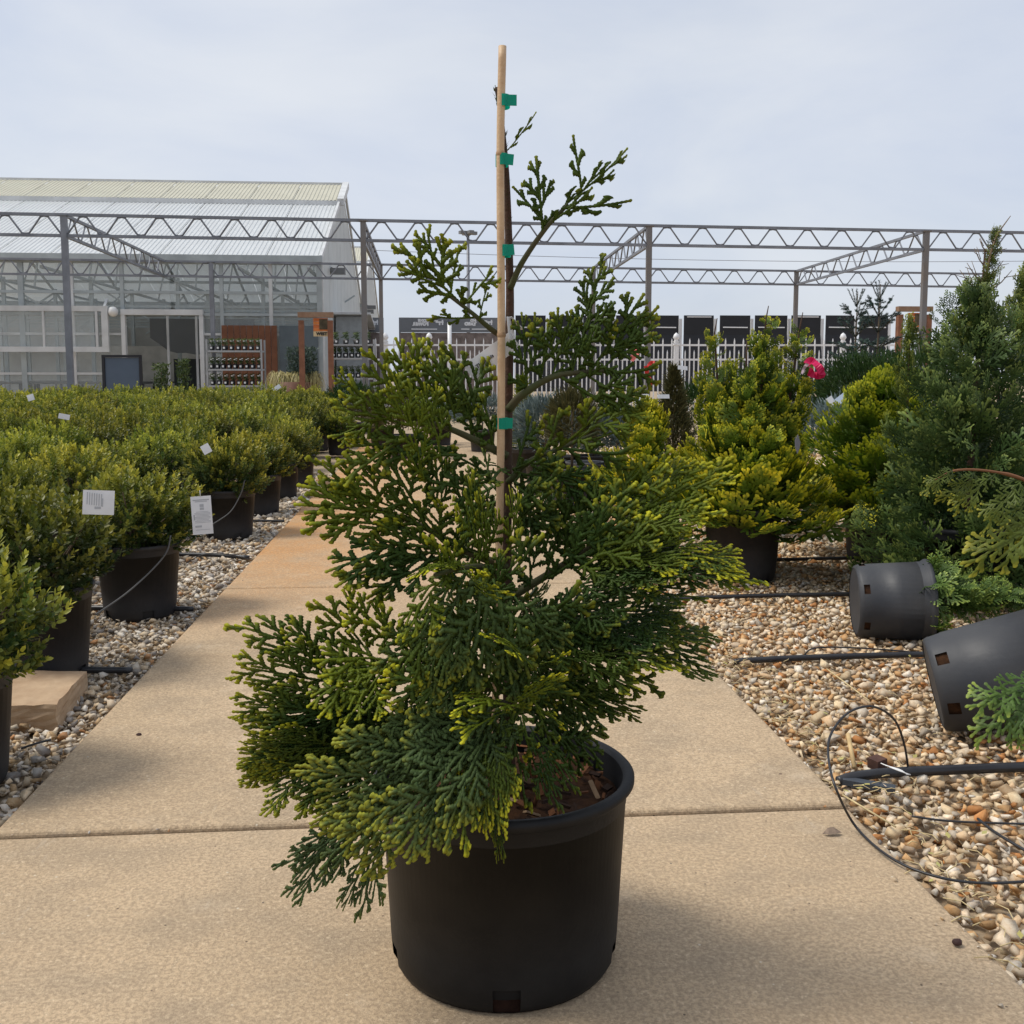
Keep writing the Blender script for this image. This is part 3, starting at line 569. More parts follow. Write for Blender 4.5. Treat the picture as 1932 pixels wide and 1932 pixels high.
# --- the dense middle and the far side of the plant
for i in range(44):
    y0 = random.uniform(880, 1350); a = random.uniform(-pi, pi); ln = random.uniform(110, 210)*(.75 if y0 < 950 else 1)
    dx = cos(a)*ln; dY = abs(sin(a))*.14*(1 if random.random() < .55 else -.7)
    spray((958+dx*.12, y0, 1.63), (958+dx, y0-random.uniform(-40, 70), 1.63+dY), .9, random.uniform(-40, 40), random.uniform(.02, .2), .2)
# --- bamboo cane, ties, label
CANE = mat("bamboo", (.60, .43, .265), .5, .35, col2=(.48, .315, .18), scale=25, bump=.25, bscale=200)
CANE_N = mat("bamboo node", (.36, .23, .13), .6, .3, vary=.3, scale=60)
cp = [hp(948, 87, 1.612), hp(944, 300, 1.612), hp(946, 640, 1.612), hp(944, 900, 1.612), hp(938, 1180, 1.612), hp(932, 1480, 1.612)]
cb = MB(); cb.tube(bez(cp, 8), .0061, 14); cane = cb.build("bamboo_cane", CANE, hero)
for y, x in ((290, 944.3), (632, 946), (985, 943)):
    n = MB(); c = hp(x, y, 1.612); n.tube([c+Vector((0, 0, -.004)), c+Vector((0, 0, -.001)), c+Vector((0, 0, .0015)), c+Vector((0, 0, .004))], [.0061, .0071, .0071, .0061], 14, False); n.build("cane_node", CANE_N, cane)
TIE = mat("green tie tape", (.0, .40, .27), .35, .4, trans=.45)
for (x, y, dx, tilt) in ((947, 190, 22, .0), (944, 301, 18, .1), (949, 473, 12, -.1), (944, 799, 16, .05)):
    c = hp(x, y, 1.613); q = MB(); prof = []
    for k in range(20):
        a = 2*pi*k/20; rx, ry = .0100, .0150; prof.append((c.x+.0030+rx*cos(a), c.y+.0065+ry*sin(a)))
    V = []; hh = .0088
    for (px, py) in prof: V += [(px, py, c.z-hh), (px, py, c.z+hh)]
    Fc = [(2*k, 2*((k+1) % 20), 2*((k+1) % 20)+1, 2*k+1) for k in range(20)]
    q.add(V, Fc, False)
    e = hp(x+dx, y-2+tilt*10, 1.60); s = Vector((c.x+.009, c.y-.001, c.z))
    q.box((s+e)/2, ((e-s).length+.004, .0006, .0165), M=Matrix.Rotation(tilt, 3, 'Y'))
    q.build("tie", TIE, cane)
PAPER = mat("white tag stock", (.72, .72, .73), .5, .35, vary=.06, scale=20)
INK = mat("grey print", (.10, .10, .11), .7, .2)
def text_obj(name, body, size, M, m, parent, mirror=False, extrude=.0002, squash=1.0, bold=0.0):
    cu = bpy.data.curves.new(name, 'FONT'); cu.body = body; cu.size = size; cu.extrude = extrude; cu.align_x = 'CENTER'; cu.align_y = 'CENTER'; cu.offset = bold; cu.resolution_u = 2
    o = bpy.data.objects.new(name, cu); COL.objects.link(o)
    dg = bpy.context.evaluated_depsgraph_get(); me = bpy.data.meshes.new_from_object(o.evaluated_get(dg)); bpy.data.objects.remove(o)
    me.materials.clear(); me.materials.append(m)
    if mirror: me.transform(Matrix.Diagonal((-1, 1, 1, 1)))
    me.transform(Matrix.Diagonal((squash, 1, 1, 1)))
    return link(name, me, parent, M=M)
def frame(c, xdir, facing):
    """4x4 with local x along xdir and local z towards facing"""
    x = Vector(xdir).normalized(); z = Vector(facing); z = (z - x*z.dot(x)).normalized(); y = z.cross(x)
    return Matrix(((x.x, y.x, z.x, c[0]), (x.y, y.y, z.y, c[1]), (x.z, y.z, z.z, c[2]), (0, 0, 0, 1)))
pl = tag(empty("plant_tag"), "white slip-on name tag printed Thujopsis, looped on the conifer beside the cane", "tag")
a_, b_ = AT(884, 704, 1.622), AT(972, 640, 1.628); c_ = (a_+b_)/2; FM = frame(c_, b_-a_, EYE-c_)
ln = (b_-a_).length; w = .030
tg = MB(); n = 10; V = []
for i in range(n+1):
    x = -ln/2 + ln*i/n; z = .001*sin(i/n*pi)
    wl = w/2*(.72 if i == 0 else 1)
    V += [(x, -wl, z), (x, wl, z), (x, -wl, z-.0006), (x, wl, z-.0006)]
Fc = []
for i in range(n):
    k = i*4; Fc += [(k, k+4, k+5, k+1), (k+2, k+3, k+7, k+6), (k, k+2, k+6, k+4), (k+1, k+5, k+7, k+3)]
Fc += [(0, 1, 3, 2), (n*4, n*4+2, n*4+3, n*4+1)]
tg.add([FM @ Vector(p) for p in V], Fc, False); tg.build("strip", PAPER, pl)
text_obj("lettering", "Thujopsis", .0085, FM @ Matrix.Translation((-.014, .0, .0018)), mat("black print", (.03, .03, .035), .6), pl, bold=.0002)
lp = MB(); c0 = AT(968, 615, 1.63); lp.bar(AT(966, 640, 1.63), AT(962, 598, 1.632), .022, .0006); lp.bar(AT(962, 598, 1.632), AT(985, 622, 1.64), .014, .0006); lp.build("loop_end", PAPER, pl)

# ================================================================== BOXWOODS
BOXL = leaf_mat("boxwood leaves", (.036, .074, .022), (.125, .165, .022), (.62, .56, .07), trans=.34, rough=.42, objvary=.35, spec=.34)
def boxwood_mesh(seed, nshoot=700, per=12, rx=.245, rz=.195, leaf=.0275):
    R = np.random.default_rng(seed); V = []; T = []; C = []
    lv = np.array([(0, 0, 0), (.28, .24, .05), (.30, -.24, .05), (.45, 0, -.02), (.72, .22, .06), (.72, -.22, .06), (1, 0, .03)])
    lt = np.array([(0, 2, 3), (0, 3, 1), (3, 2, 5), (3, 4, 1), (3, 5, 6), (3, 6, 4)])
    for i in range(nshoot):
        u = R.uniform(-.95, 1)
        th = R.uniform(0, 2*pi); cz = u; cr = sqrt(max(0, 1-cz*cz*.9))
        d = np.array([cr*cos(th), cr*sin(th), cz]); lump = 1 + .13*sin(3*th+seed)+.10*sin(5*th+2*cz*4+seed*2)
        rad = R.uniform(.62, 1.0)**.6*lump*R.uniform(.9, 1.08)
        c = np.array([d[0]*rx*rad, d[1]*rx*rad, d[2]*(rz if d[2] > 0 else rz*.85)*rad])
        up = np.array([0, 0, 1.0]); ax = d*.75 + up*.65 + R.normal(0, .22, 3); ax /= np.linalg.norm(ax)
        ln = R.uniform(.05, .11)*(1.5 if R.random() < .06 else 1); young = np.clip(R.normal(.17, .25) + .36*max(0, d[2]) - (.3 if rad < .8 else 0), 0, 1)  # height term: young bronzed tops, plus light from above put into the colour
        o = np.cross(ax, R.normal(0, 1, 3)); o /= np.linalg.norm(o); o2 = np.cross(ax, o); g = R.random()
        for k in range(per):
            s = (k//2)/(per/2); ph = (k//2)*1.57+(k % 2)*pi+R.normal(0, .3)
            r_ = o*cos(ph)+o2*sin(ph); e1 = r_*(.85-.45*s)+ax*(.55+.5*s); e1 /= np.linalg.norm(e1)
            e2 = np.cross(ax, r_); e3 = np.cross(e1, e2); L = leaf*R.uniform(.75, 1.15)*(1-.25*s)
            b = c + ax*(s-.6)*ln
            k0 = len(V)*7
            V.append(b + L*(lv[:, :1]*e1 + lv[:, 1:2]*e2 + lv[:, 2:]*e3)); T.append(lt+k0)
            y = np.clip(young*(.25+.9*s)+R.normal(0, .06), 0, 1)
            C.append(np.tile((y, (g+R.random())/2, 0, np.clip(.18+.82*d[2], 0, 1)), (7, 1)))  # alpha by height: shade on the lower leaves is painted into their colour
    return np_mesh("crown", np.concatenate(V), tris=np.concatenate(T), m=BOXL, col=np.concatenate(C))
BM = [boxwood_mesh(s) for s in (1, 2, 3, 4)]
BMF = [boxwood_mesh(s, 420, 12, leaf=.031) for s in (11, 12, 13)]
STEMW = mat("woody stem", (.12, .09, .06), .9, .2)
def twigs(seed, rx=.27, rz=.22):
    R = random.Random(seed); b = MB()
    for i in range(16):
        a = R.uniform(0, 2*pi); r = R.uniform(.2, .8)*rx; b.tube([(0, 0, -.16), (r*.4*cos(a), r*.4*sin(a), -.05), (r*cos(a), r*sin(a), R.uniform(.0, rz*.6))], [.007, .005, .002], 5)
    return b.mesh("stem", STEMW)
TW = [twigs(1), twigs(2)]
def simple_pot(name="pot", rt=.165, rbm=.14, h=.31, notch=True):
    po, pi_ = pot_profile(rt, rbm, h, .009); b = MB(); b.lathe(po, 40, skip=(lambda i, k: i in (1, 2) and k % 8 < 2) if notch else None)
    b.lathe(pi_, 40); b.lathe([(rt-.02, h-.05), (.001, h-.04)], 24)
    return b.mesh(name, BLK2)
BLK2 = mat("weathered black plastic", (.020, .020, .023), .5, .4, col2=(.036, .034, .034), scale=7, bump=.15, bscale=90)
scuff(BLK2, (.12, .105, .085), .6, 20)
PM = simple_pot()
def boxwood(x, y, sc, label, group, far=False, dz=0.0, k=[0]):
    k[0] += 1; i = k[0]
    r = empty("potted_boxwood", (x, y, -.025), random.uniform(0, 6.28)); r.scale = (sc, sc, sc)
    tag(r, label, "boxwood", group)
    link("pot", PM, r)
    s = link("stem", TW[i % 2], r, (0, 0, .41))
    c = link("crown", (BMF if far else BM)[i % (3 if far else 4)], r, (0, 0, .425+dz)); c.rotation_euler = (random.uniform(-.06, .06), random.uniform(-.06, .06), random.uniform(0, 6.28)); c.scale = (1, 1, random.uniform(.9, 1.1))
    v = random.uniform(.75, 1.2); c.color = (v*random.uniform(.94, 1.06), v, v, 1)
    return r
ORD = ["first", "second", "third", "fourth", "fifth", "sixth", "seventh", "eighth", "ninth", "tenth", "eleventh", "twelfth", "thirteenth", "fourteenth", "fifteenth", "sixteenth", "seventeenth", "eighteenth", "nineteenth", "twentieth"]
GB = "potted boxwoods in rows left of the path"
front = [(-1.16, 2.50, .93, "nearest potted boxwood, cut by the left edge of the frame beside the stone block"),
         (-1.27, 3.42, 1.0, "potted boxwood behind the stone block, with a square white card in its leaves"),
         (-1.19, 4.30, 1.0, "potted boxwood with a grey drip tube arched across its scuffed pot"),
         (-1.215, 6.38, .98, "potted boxwood just behind the tall white hanging tag, by the long black pipe"),
         (-1.20, 7.45, .95, "potted boxwood at the path edge, second beyond the tall white hanging tag"),
         (-1.19, 8.40, .95, "potted boxwood at the path edge, third beyond the tall white hanging tag"),
         (-1.16, 9.30, .95, "potted boxwood at the path edge, fourth beyond the tall white hanging tag"),
         (-1.10, 13.1, .9, "small potted boxwood standing alone far up the left path edge")]
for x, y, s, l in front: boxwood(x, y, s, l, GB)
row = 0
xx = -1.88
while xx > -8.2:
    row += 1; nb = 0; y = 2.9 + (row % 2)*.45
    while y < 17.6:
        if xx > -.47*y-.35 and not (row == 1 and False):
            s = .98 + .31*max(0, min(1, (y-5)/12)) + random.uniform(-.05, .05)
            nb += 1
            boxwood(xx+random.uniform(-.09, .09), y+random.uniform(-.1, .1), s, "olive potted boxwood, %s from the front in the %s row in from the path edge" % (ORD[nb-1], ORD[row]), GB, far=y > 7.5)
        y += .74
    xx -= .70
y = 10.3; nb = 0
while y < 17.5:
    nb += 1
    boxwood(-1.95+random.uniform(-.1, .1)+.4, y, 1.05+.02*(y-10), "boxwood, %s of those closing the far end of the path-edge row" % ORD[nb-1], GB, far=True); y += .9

# --- tags hanging among the boxwoods
PRT = mat("faint grey print", (.42, .43, .45), .6)
def card(px, py, Y, w_px, h_px, rot, label, kind=0, face=(0, -1, .1)):
    c = AT(px, py, Y); k = (c-EYE).dot(FW)/F; w, h = w_px*k, h_px*k
    M = frame(c, (cos(rot), .15, sin(rot)), face); r = empty("price_tag"); tag(r, label, "tag", "white tags in the boxwoods")
    b = MB(); V = []; n = 6
    for i in range(n+1):
        y = -h/2+h*i/n; z = .004*h/.1*sin(i/n*pi)*.3
        V += [(-w/2, y, z), (w/2, y, z), (-w/2, y, z-.0003), (w/2, y, z-.0003)]
    Fc = []
    for i in range(n):
        k0 = i*4; Fc += [(k0, k0+1, k0+5, k0+4), (k0+2, k0+6, k0+7, k0+3), (k0, k0+4, k0+6, k0+2), (k0+1, k0+3, k0+7, k0+5)]
    Fc += [(0, 2, 3, 1), (n*4, n*4+1, n*4+3, n*4+2)]
    b.add([M @ Vector(p) for p in V], Fc, False); b.build("card", PAPER, r)
    if kind:
        t = MB()
        def ln(cx, cy, a, bb):
            t.add([M @ Vector(((cx+sx*a/2)*w, (cy+sy*bb/2)*h, .004*h/.1*.3*cos(cy*pi)+.0006)) for sx, sy in ((-1, -1), (1, -1), (1, 1), (-1, 1))], [(0, 1, 2, 3)])
        if kind == 1:
            for q in range(7): ln(-.36+.075*q, .16-.01*q, .03, .5)
            ln(.12, .0, .05, .34); ln(-.02, -.22, .2, .10)
        else:
            ln(0, .40, .8, .03); ln(0, .36, .6, .02); ln(.02, .25, .2, .07); ln(.02, .17, .2, .06); ln(.02, .28, .16, .02)
            for q in range(9): ln(.03, .09-.035*q, .78 if q % 3 else .6, .012)
            ln(-.2, -.29, .32, .05); ln(.0, -.38, .7, .012); ln(-.38, -.05, .06, .14)
        t.build("print", PRT, r)
    return r
card(186, 948, 3.22, 56, 46, -.06, "square white card with rows of grey print, stuck in the second boxwood", 1)
tl = card(381, 972, 3.95, 37, 72, .05, "tall white tag with grey print and a dark emblem, hanging low beside a pot", 2)
st = MB(); st.tube([AT(377, 925, 3.95), AT(378, 938, 3.945)], .0012, 5); st.build("string", PAPER, tl)
card(389, 847, 5.55, 16, 18, .5, "small folded white tag on the boxwood beyond the tall tag")
card(58, 750, 6.9, 12, 12, .3, "tiny white tag at the upper left, deep in the boxwood block")
card(121, 786, 5.2, 20, 10, -.2, "narrow white tag below the tiny one at the upper left")
card(522, 732, 16.5, 16, 8, .6, "white tag tilted on the far edge of the boxwood block, below the grass planter")

# --- stone block
blk = tag(empty("stone_block"), "thick buff stone block lying on the gravel beside the nearest pot", "stone block")
bm = bmesh.new(); c = [G(-60, 1334, .045), G(107, 1329, .045), G(165, 1265, .045), G(-60, 1267, .045)]
vb = [bm.verts.new((q.x, q.y, -.035)) for q in c]; vt = [bm.verts.new((q.x+random.uniform(-.006, .006), q.y, .045+random.uniform(-.002, .002))) for q in c]
bm.faces.new(vb[::-1]); bm.faces.new(vt)
for i in range(4): bm.faces.new((vb[i], vb[(i+1) % 4], vt[(i+1) % 4], vt[i]))
bmesh.ops.subdivide_edges(bm, edges=bm.edges, cuts=7, use_grid_fill=True)
for v in bm.verts:
    v.co += Vector((random.gauss(0, .0016), random.gauss(0, .0016), random.gauss(0, .0012)))
me = bpy.data.meshes.new("block"); bm.to_mesh(me); bm.free()
me.materials.append(mat("buff sandstone", (.50, .36, .23), .85, .25, col2=(.36, .235, .14), scale=9, bump=.7, bscale=45))
link("block", me, blk)

# ================================================================== RIGHT-HAND CONIFERS
def crown_from_boughs(root, meshes, n, base_z, top_z, rad, seed, up=.3, ln=(.14, .26), inner=.3, colr=(1, 1, 1), name="bough", fan=1.0, lean=(0, 0), gold=0.0, rollr=60, cone=.85):
    R = random.Random(seed)
    for i in range(n):
        t = R.random()**1.25; a = R.uniform(0, 2*pi); z = base_z + (top_z-base_z)*t
        r = rad*(1-t)**cone + .01; rr = r*(inner + (1-inner)*R.random()**.5)
        L = R.uniform(*ln)*(1-.35*t); upz = up + .75*t + R.uniform(-.25, .25)
        d = Vector((cos(a), sin(a), upz)).normalized(); tipp = Vector((rr*cos(a)+lean[0]*t, rr*sin(a)+lean[1]*t, z+.06))
        b = tipp - d*L
        side = Vector((-sin(a), cos(a), 0)); nrm = d.cross(side)*-1
        M = frame(b, d, nrm) @ Matrix.Rotation(radians(R.uniform(-rollr, rollr)), 4, 'X') @ Matrix.Diagonal((L/.2, L/.2*fan, L/.2, 1))
        o = link(name, meshes[i % len(meshes)], root, M=M)
        v = R.uniform(.8, 1.15); outer = max(0, rr/max(.05, r)-.55)/.45
        g_ = gold*outer*R.random()
        o.color = (colr[0]*v*(1+.75*g_), colr[1]*v*(1+.45*g_), colr[2]*v, 1)
def bough_mesh(name, m, seed, **kw):
    a = dict(W=.42, d1=.02, d2=.012, wid=.0068, seg=.009, depth=2, solid=False, thick=.25); a.update(kw)
    p = make_spray(.2, seed, **a); V = p['V'].copy(); u = V[:, 0]/.2
    V[:, 2] += .022*4*u*(1-u) - V[:, 1]**2*1.2 - .03*u**3 + .006*np.sin(V[:, 0]*60+seed)*np.cos(V[:, 1]*70)
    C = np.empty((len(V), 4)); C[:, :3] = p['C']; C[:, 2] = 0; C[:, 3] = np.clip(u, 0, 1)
    return np_mesh(name, V, quads=p['F'], m=m, col=C)
GOLD = leaf_mat("golden cypress foliage", (.045, .095, .014), (.135, .20, .016), (.56, .53, .03), trans=.25, rough=.5, objvary=.5)
ARB = leaf_mat("dark arborvitae foliage", (.034, .072, .022), (.08, .135, .034), (.22, .28, .06), trans=.3, rough=.5, objvary=.5)
LGT = leaf_mat("fresh cypress foliage", (.045, .10, .022), (.11, .185, .032), (.28, .36, .06), trans=.3, rough=.5, objvary=.4)
GBM = [bough_mesh("bough", GOLD, 900+i, W=.50, wid=.0095, d1=.019, d2=.011) for i in range(4)]
ABM = [bough_mesh("bough", ARB, 920+i, W=.36, wid=.0062, d1=.0150, d2=.0088) for i in range(4)]
LBM = [bough_mesh("bough", LGT, 940+i, W=.42, wid=.0062, d1=.014, d2=.0095) for i in range(3)]
def trunk(root, h, r0, z0=.2, lean=(0, 0), top=.003):
    b = MB(); b.tube([(lean[0]*i/8, lean[1]*i/8, z0+(h-z0)*i/8) for i in range(9)], [r0+(top-r0)*i/8 for i in range(9)], 7); return b.build("trunk", BARK, root)
def conifer(name, x, y, label, cat, potr=.17, poth=.31, potz=True, loc_z=-.02, group=None):
    r = empty(name, (x, y, loc_z)); tag(r, label, cat, group)
    if potz:
        o = link("pot", PM, r); o.scale = (potr/.165, potr/.165, poth/.31)
    return r
g1 = conifer("potted_gold_cypress", 1.53, 4.82, "tall yellow flecked golden cypress with several leaders, potted right of the path", "conifer", .185, .36)
trunk(g1, 1.15, .016); crown_from_boughs(g1, GBM, 150, .22, .80, .62, 3, gold=.9, ln=(.20, .42), rollr=30, up=-.02, cone=.8, inner=.45); crown_from_boughs(g1, GBM, 150, .45, 1.12, .30, 13, gold=.5, ln=(.10, .24), rollr=90, up=.35, cone=.5, lean=(.05, 0), colr=(.85, .95, 1))
for (dx, top, rad, sd) in ((-.15, 1.14, .17, 31), (.10, 1.20, .19, 32), (.27, 1.17, .17, 33)):
    b = MB(); b.tube([(dx*.3, 0, .5), (dx*.8, .02, .8), (dx, .03, top+.05), (dx+.012, .03, top+.12)], [.009, .007, .004, .002], 6); b.build("leader", BARK, g1)
    R = random.Random(sd)
    for i in range(74):
        t = R.random()**1.2; z = .62 + (top+.06-.62)*t; a = R.uniform(0, 2*pi); L = R.uniform(.10, .2)*(1.1-.7*t); d = Vector((cos(a), sin(a), R.uniform(.3, 1.1)))
        d.normalize(); base = Vector((dx*min(1, t+.5), .03, z-.02)); M = frame(base, d, Vector((-sin(a), cos(a), 0)).cross(d)) @ Matrix.Rotation(R.uniform(-1, 1), 4, 'X') @ Matrix.Diagonal((L/.2,)*3+(1,))
        o = link("bough", GBM[i % 4], g1, M=M); v = R.uniform(.85, 1.3); o.color = (v*1.02, v, v, 1)
g2 = conifer("potted_gold_cypress", 2.42, 5.28, "low spreading golden green cypress in deep shade behind the tall golden one", "conifer", .18, .36)
trunk(g2, .85, .014); crown_from_boughs(g2, GBM, 210, .26, .95, .70, 4, gold=.4, ln=(.22, .42), rollr=30, up=.0, cone=.6, inner=.4, colr=(.85, .95, 1))
g3 = conifer("potted_gold_cypress", 2.02, 6.35, "golden green cypress standing behind and between the two nearer golden ones", "conifer", .18, .36)
trunk(g3, .8, .014); crown_from_boughs(g3, GBM, 180, .3, .90, .6, 5, gold=.5, ln=(.18, .30), rollr=35, up=.2)
g4 = conifer("potted_gold_cypress", 1.17, 5.35, "low golden green cypress half hidden behind the right hand sprays", "conifer", .16, .31)
trunk(g4, .6, .012); crown_from_boughs(g4, GBM, 130, .24, .80, .46, 15, gold=.8, ln=(.17, .34), rollr=35, up=.05, cone=.7)
ar = conifer("potted_arborvitae", 2.33, 4.22, "tall dark green arborvitae with a bare brown leader at the right edge", "conifer", .18, .34)
trunk(ar, 1.52, .02, lean=(.03, 0)); crown_from_boughs(ar, ABM, 520, .06, 1.34, .55, 6, up=.22, ln=(.14, .38), rollr=90, inner=.3, cone=.48); crown_from_boughs(ar, ABM, 70, 1.08, 1.58, .13, 16, up=.6, ln=(.07, .16), rollr=90, inner=.1, lean=(.08, 0), colr=(1.5, 1.2, .9))
b = MB(); b.tube([(.03, 0, 1.35), (.05, -.01, 1.50), (.075, -.01, 1.58), (.13, -.01, 1.655)], [.006, .005, .0035, .0015], 6)
for (z, dx, dz) in ((1.40, .07, .07), (1.43, -.06, .09), (1.47, .06, .06), (1.36, -.09, .10), (1.52, .04, .05), (1.50, -.04, .06), (1.33, .11, .10), (1.31, -.12, .12)):
    s = Vector((.04, -.005, z)); e = s+Vector((dx, 0, dz)); b.tube([s, s+(e-s)*.6+Vector((0, 0, -.01)), e], [.003, .0025, .0012], 5); b.tube([s+(e-s)*.5, s+(e-s)*.5+Vector((dx*.15, .02, dz*.6))], [.002, .001], 5); b.tube([s+(e-s)*.7, s+(e-s)*.7+Vector((dx*.5, -.02, dz*.1))], [.002, .001], 5)
b.build("leader", mat("bare brown shoot", (.17, .12, .075), .8), ar)
ar2 = conifer("potted_arborvitae", 2.86, 4.72, "feathery green conifer half hidden behind the tall dark arborvitae", "conifer", .18, .34)
trunk(ar2, 1.35, .016, lean=(-.2, 0)); crown_from_boughs(ar2, ABM, 460, .1, 1.50, .56, 8, up=.5, rollr=80, colr=(1.5, 1.25, .9))
ar4 = conifer("potted_arborvitae", 2.40, 4.95, "lighter feathery conifer with brownish twig ends left of the tall dark arborvitae", "conifer", .16, .34)
trunk(ar4, 1.2, .013); crown_from_boughs(ar4, ABM, 100, .35, 1.24, .25, 12, up=.7, rollr=80, colr=(1.7, 1.35, .8), ln=(.1, .2))

# --- pots lying on their sides
def lying(x, y, z, yaw, pitch, rt, rbm, h, label, name="toppled_conifer"):
    r = empty(name, (x, y, z)); tag(r, label, "toppled plant", "pots lying on their sides on the gravel")
    r.rotation_mode = 'QUATERNION'
    ax = Vector((cos(yaw)*cos(pitch), sin(yaw)*cos(pitch), sin(pitch))); r.rotation_quaternion = ax.to_track_quat('Z', 'Y'); return r
BLK3 = mat("greyed black plastic", (.032, .035, .042), .52, .4, col2=(.052, .053, .056), scale=5, bump=.12, bscale=80)
scuff(BLK3, (.13, .12, .10), .6, 22)
def lying_pot(root, rt, rbm, h, k0):
    po, pi_ = pot_profile(rt, rbm, h, .009); n = 48
    b = MB(); b.lathe(po, n, skip=lambda i, k: i in (2,) and (k-k0) % 8 in (0, 1)); b.add([(po[0][0]*cos(2*pi*k/n), po[0][0]*sin(2*pi*k/n), .002) for k in range(n)], [tuple(range(n))[::-1]])
    b.build("pot", BLK3, root); i_ = MB(); i_.lathe(pi_, n); i_.lathe([(rbm-.006, .012), (rbm-.004, .10)], n); i_.build("pot_lining", SOIL, root)
    s = MB(); s.lathe([(rt-.012, h-.03), (.0005, h-.02)], 36); s.build("soil", SOIL, root)
t1 = lying(1.615, 3.70, .115, radians(-14), radians(2), .150, .140, .27, "black pot lying on its side on the gravel with bright green foliage spilling right")
lying_pot(t1, .148, .138, .268, 3)
b = MB(); b.tube([(0, 0, .25), (0, .0, .42), (.01, 0, .6)], [.010, .008, .003], 7); b.build("trunk", BARK, t1)
crown_from_boughs(t1, LBM, 80, .22, .62, .23, 9, up=.5, ln=(.12, .22), rollr=90, inner=.2)
t2 = lying(1.415, 2.70, .100, radians(-20), radians(14), .175, .14, .34, "larger grey-black pot tipped over at the right edge, its drain holes facing the path", "toppled_conifer")
lying_pot(t2, .168, .132, .34, 1)
b = MB(); b.tube([(0, 0, .3), (0, 0, .7)], [.011, .004], 7); b.build("trunk", BARK, t2)
crown_from_boughs(t2, LBM, 60, .34, .8, .2, 10, up=.5, ln=(.12, .22), rollr=90, inner=.2)
dr = tag(empty("conifer_branch"), "drooping green conifer branch reaching in at the right edge, before the tipped pot", "branch")
def drop_bough(root, b, t, face, wr=1.0, nm="bough", mesh=0, roll=0, fan=1.0):
    B, T = AT(*b), AT(*t); L = (T-B).length; M = frame(B, T-B, face) @ Matrix.Rotation(radians(roll), 4, 'X') @ Matrix.Diagonal((L/.2, L/.2*fan, L/.2, 1)); return link(nm, LBM[mesh % 3], root, M=M)
fc = Vector((-.5, -.8, .5))
drop_bough(dr, (1965, 1285, 2.28), (1842, 1330, 2.22), fc, mesh=0); drop_bough(dr, (1965, 1300, 2.28), (1850, 1395, 2.2), fc, mesh=1); drop_bough(dr, (1960, 1290, 2.27), (1900, 1400, 2.2), fc, mesh=2); drop_bough(dr, (1990, 1300, 2.3), (1935, 1392, 2.2), fc, mesh=0)
b = MB(); b.tube([AT(2100, 1240, 2.5), AT(2000, 1270, 2.33), AT(1950, 1295, 2.27)], [.006, .004, .003], 6); b.build("twig", TWIG, dr)
ab = tag(empty("conifer_branch"), "reddish stemmed conifer branch arching in from the right edge over the pots", "branch")
b = MB(); b.tube(bez([AT(2040, 960, 2.9), AT(1932, 905, 2.9), AT(1860, 888, 2.88), AT(1800, 888, 2.86), AT(1765, 905, 2.85)], 5), [.006]*8+[.004]*8+[.002]*5, 6); b.build("stem", mat("red brown twig", (.20, .085, .035), .7), ab)
for i, (bb, tt) in enumerate([((1880, 892, 2.88), (1800, 960, 2.84)), ((1840, 888, 2.87), (1775, 950, 2.83)), ((1930, 905, 2.9), (1850, 1000, 2.85)), ((1960, 920, 2.9), (1885, 1030, 2.85)), ((1980, 930, 2.9), (1935, 1050, 2.86)), ((1800, 888, 2.86), (1740, 925, 2.82)), ((2000, 960, 2.9), (1840, 1060, 2.8))]):
    o = drop_bough(ab, bb, tt, Vector((-.3, -.9, .3)), mesh=i, roll=random.uniform(-30, 30), fan=.8); o.color = (1.3, .95, .6, 1)

# ================================================================== SHADE FRAME (galvanised posts and lattice girders)
GALV = mat("galvanised steel", (.20, .21, .235), .5, .5, metal=.25, vary=.25, scale=3)
RUSTG = mat("rust streaked steel", (.19, .20, .22), .6, .4, metal=.2, col2=(.19, .155, .125), scale=1.2)
ZT = 3.68; ZB = 3.335
def post_pt(px, ytop, z=ZT):
    r = ray(px, ytop); t = (z-H)/r.z; return EYE + r*t
def row(pxs, y0, y1):
    return [post_pt(x, y0+(y1-y0)*x/1932) for x in pxs]
FR = row((120, 685, 1225, 1748), 403, 439); BK = row((310, 718, 1120, 1503), 488, 518)
def ext(R_):
    d0, d1 = R_[1]-R_[0], R_[-1]-R_[-2]; return [R_[0]-d0] + R_ + [R_[-1]+d1]
FR, BK = ext(FR), ext(BK)
for q in FR+BK: q.z = ZT
fr = empty("shade_frame", (0, 0, 0)); tag(fr, "galvanised steel frame of posts and zigzag girders standing over the plant rows", "steel frame")
WEBME = {}
def girder(a, b, nweb, name="girder"):
    d = b-a; u = d.normalized(); m = MB(); m.bar(a, b, .05); m.bar(a-Vector((0, 0, ZT-ZB)), b-Vector((0, 0, ZT-ZB)), .05); g = m.build(name, GALV, fr)
    hh = ZT-ZB-.05; st = d.length/nweb; key = round(st, 3)
    if key not in WEBME:
        w = MB(); h2 = st*.36; w.tube([(-st*.5, 0, -hh/2+.0), (-st*.40, 0, -hh/2+.015), (-st*.10, 0, hh/2-.015), (0, 0, hh/2)], .0155, 6); WEBME[key] = w.mesh("web", GALV)
    for i in range(nweb):
        for s in (1, -1):
            c = a + u*(st*(i+.5)) - Vector((0, 0, (ZT-ZB)/2)); M = frame(c, u*s, (0, 0, 1)); link("web", WEBME[key], g, M=M)
pm = MB(); pm.box((0, 0, (ZT+.02)/2), (.095, .095, ZT+.02)); pm.box((0, 0, ZT+.03), (.15, .13, .02)); pm.box((0, 0, .0), (.2, .2, .02)); PGM = pm.mesh("post", RUSTG)
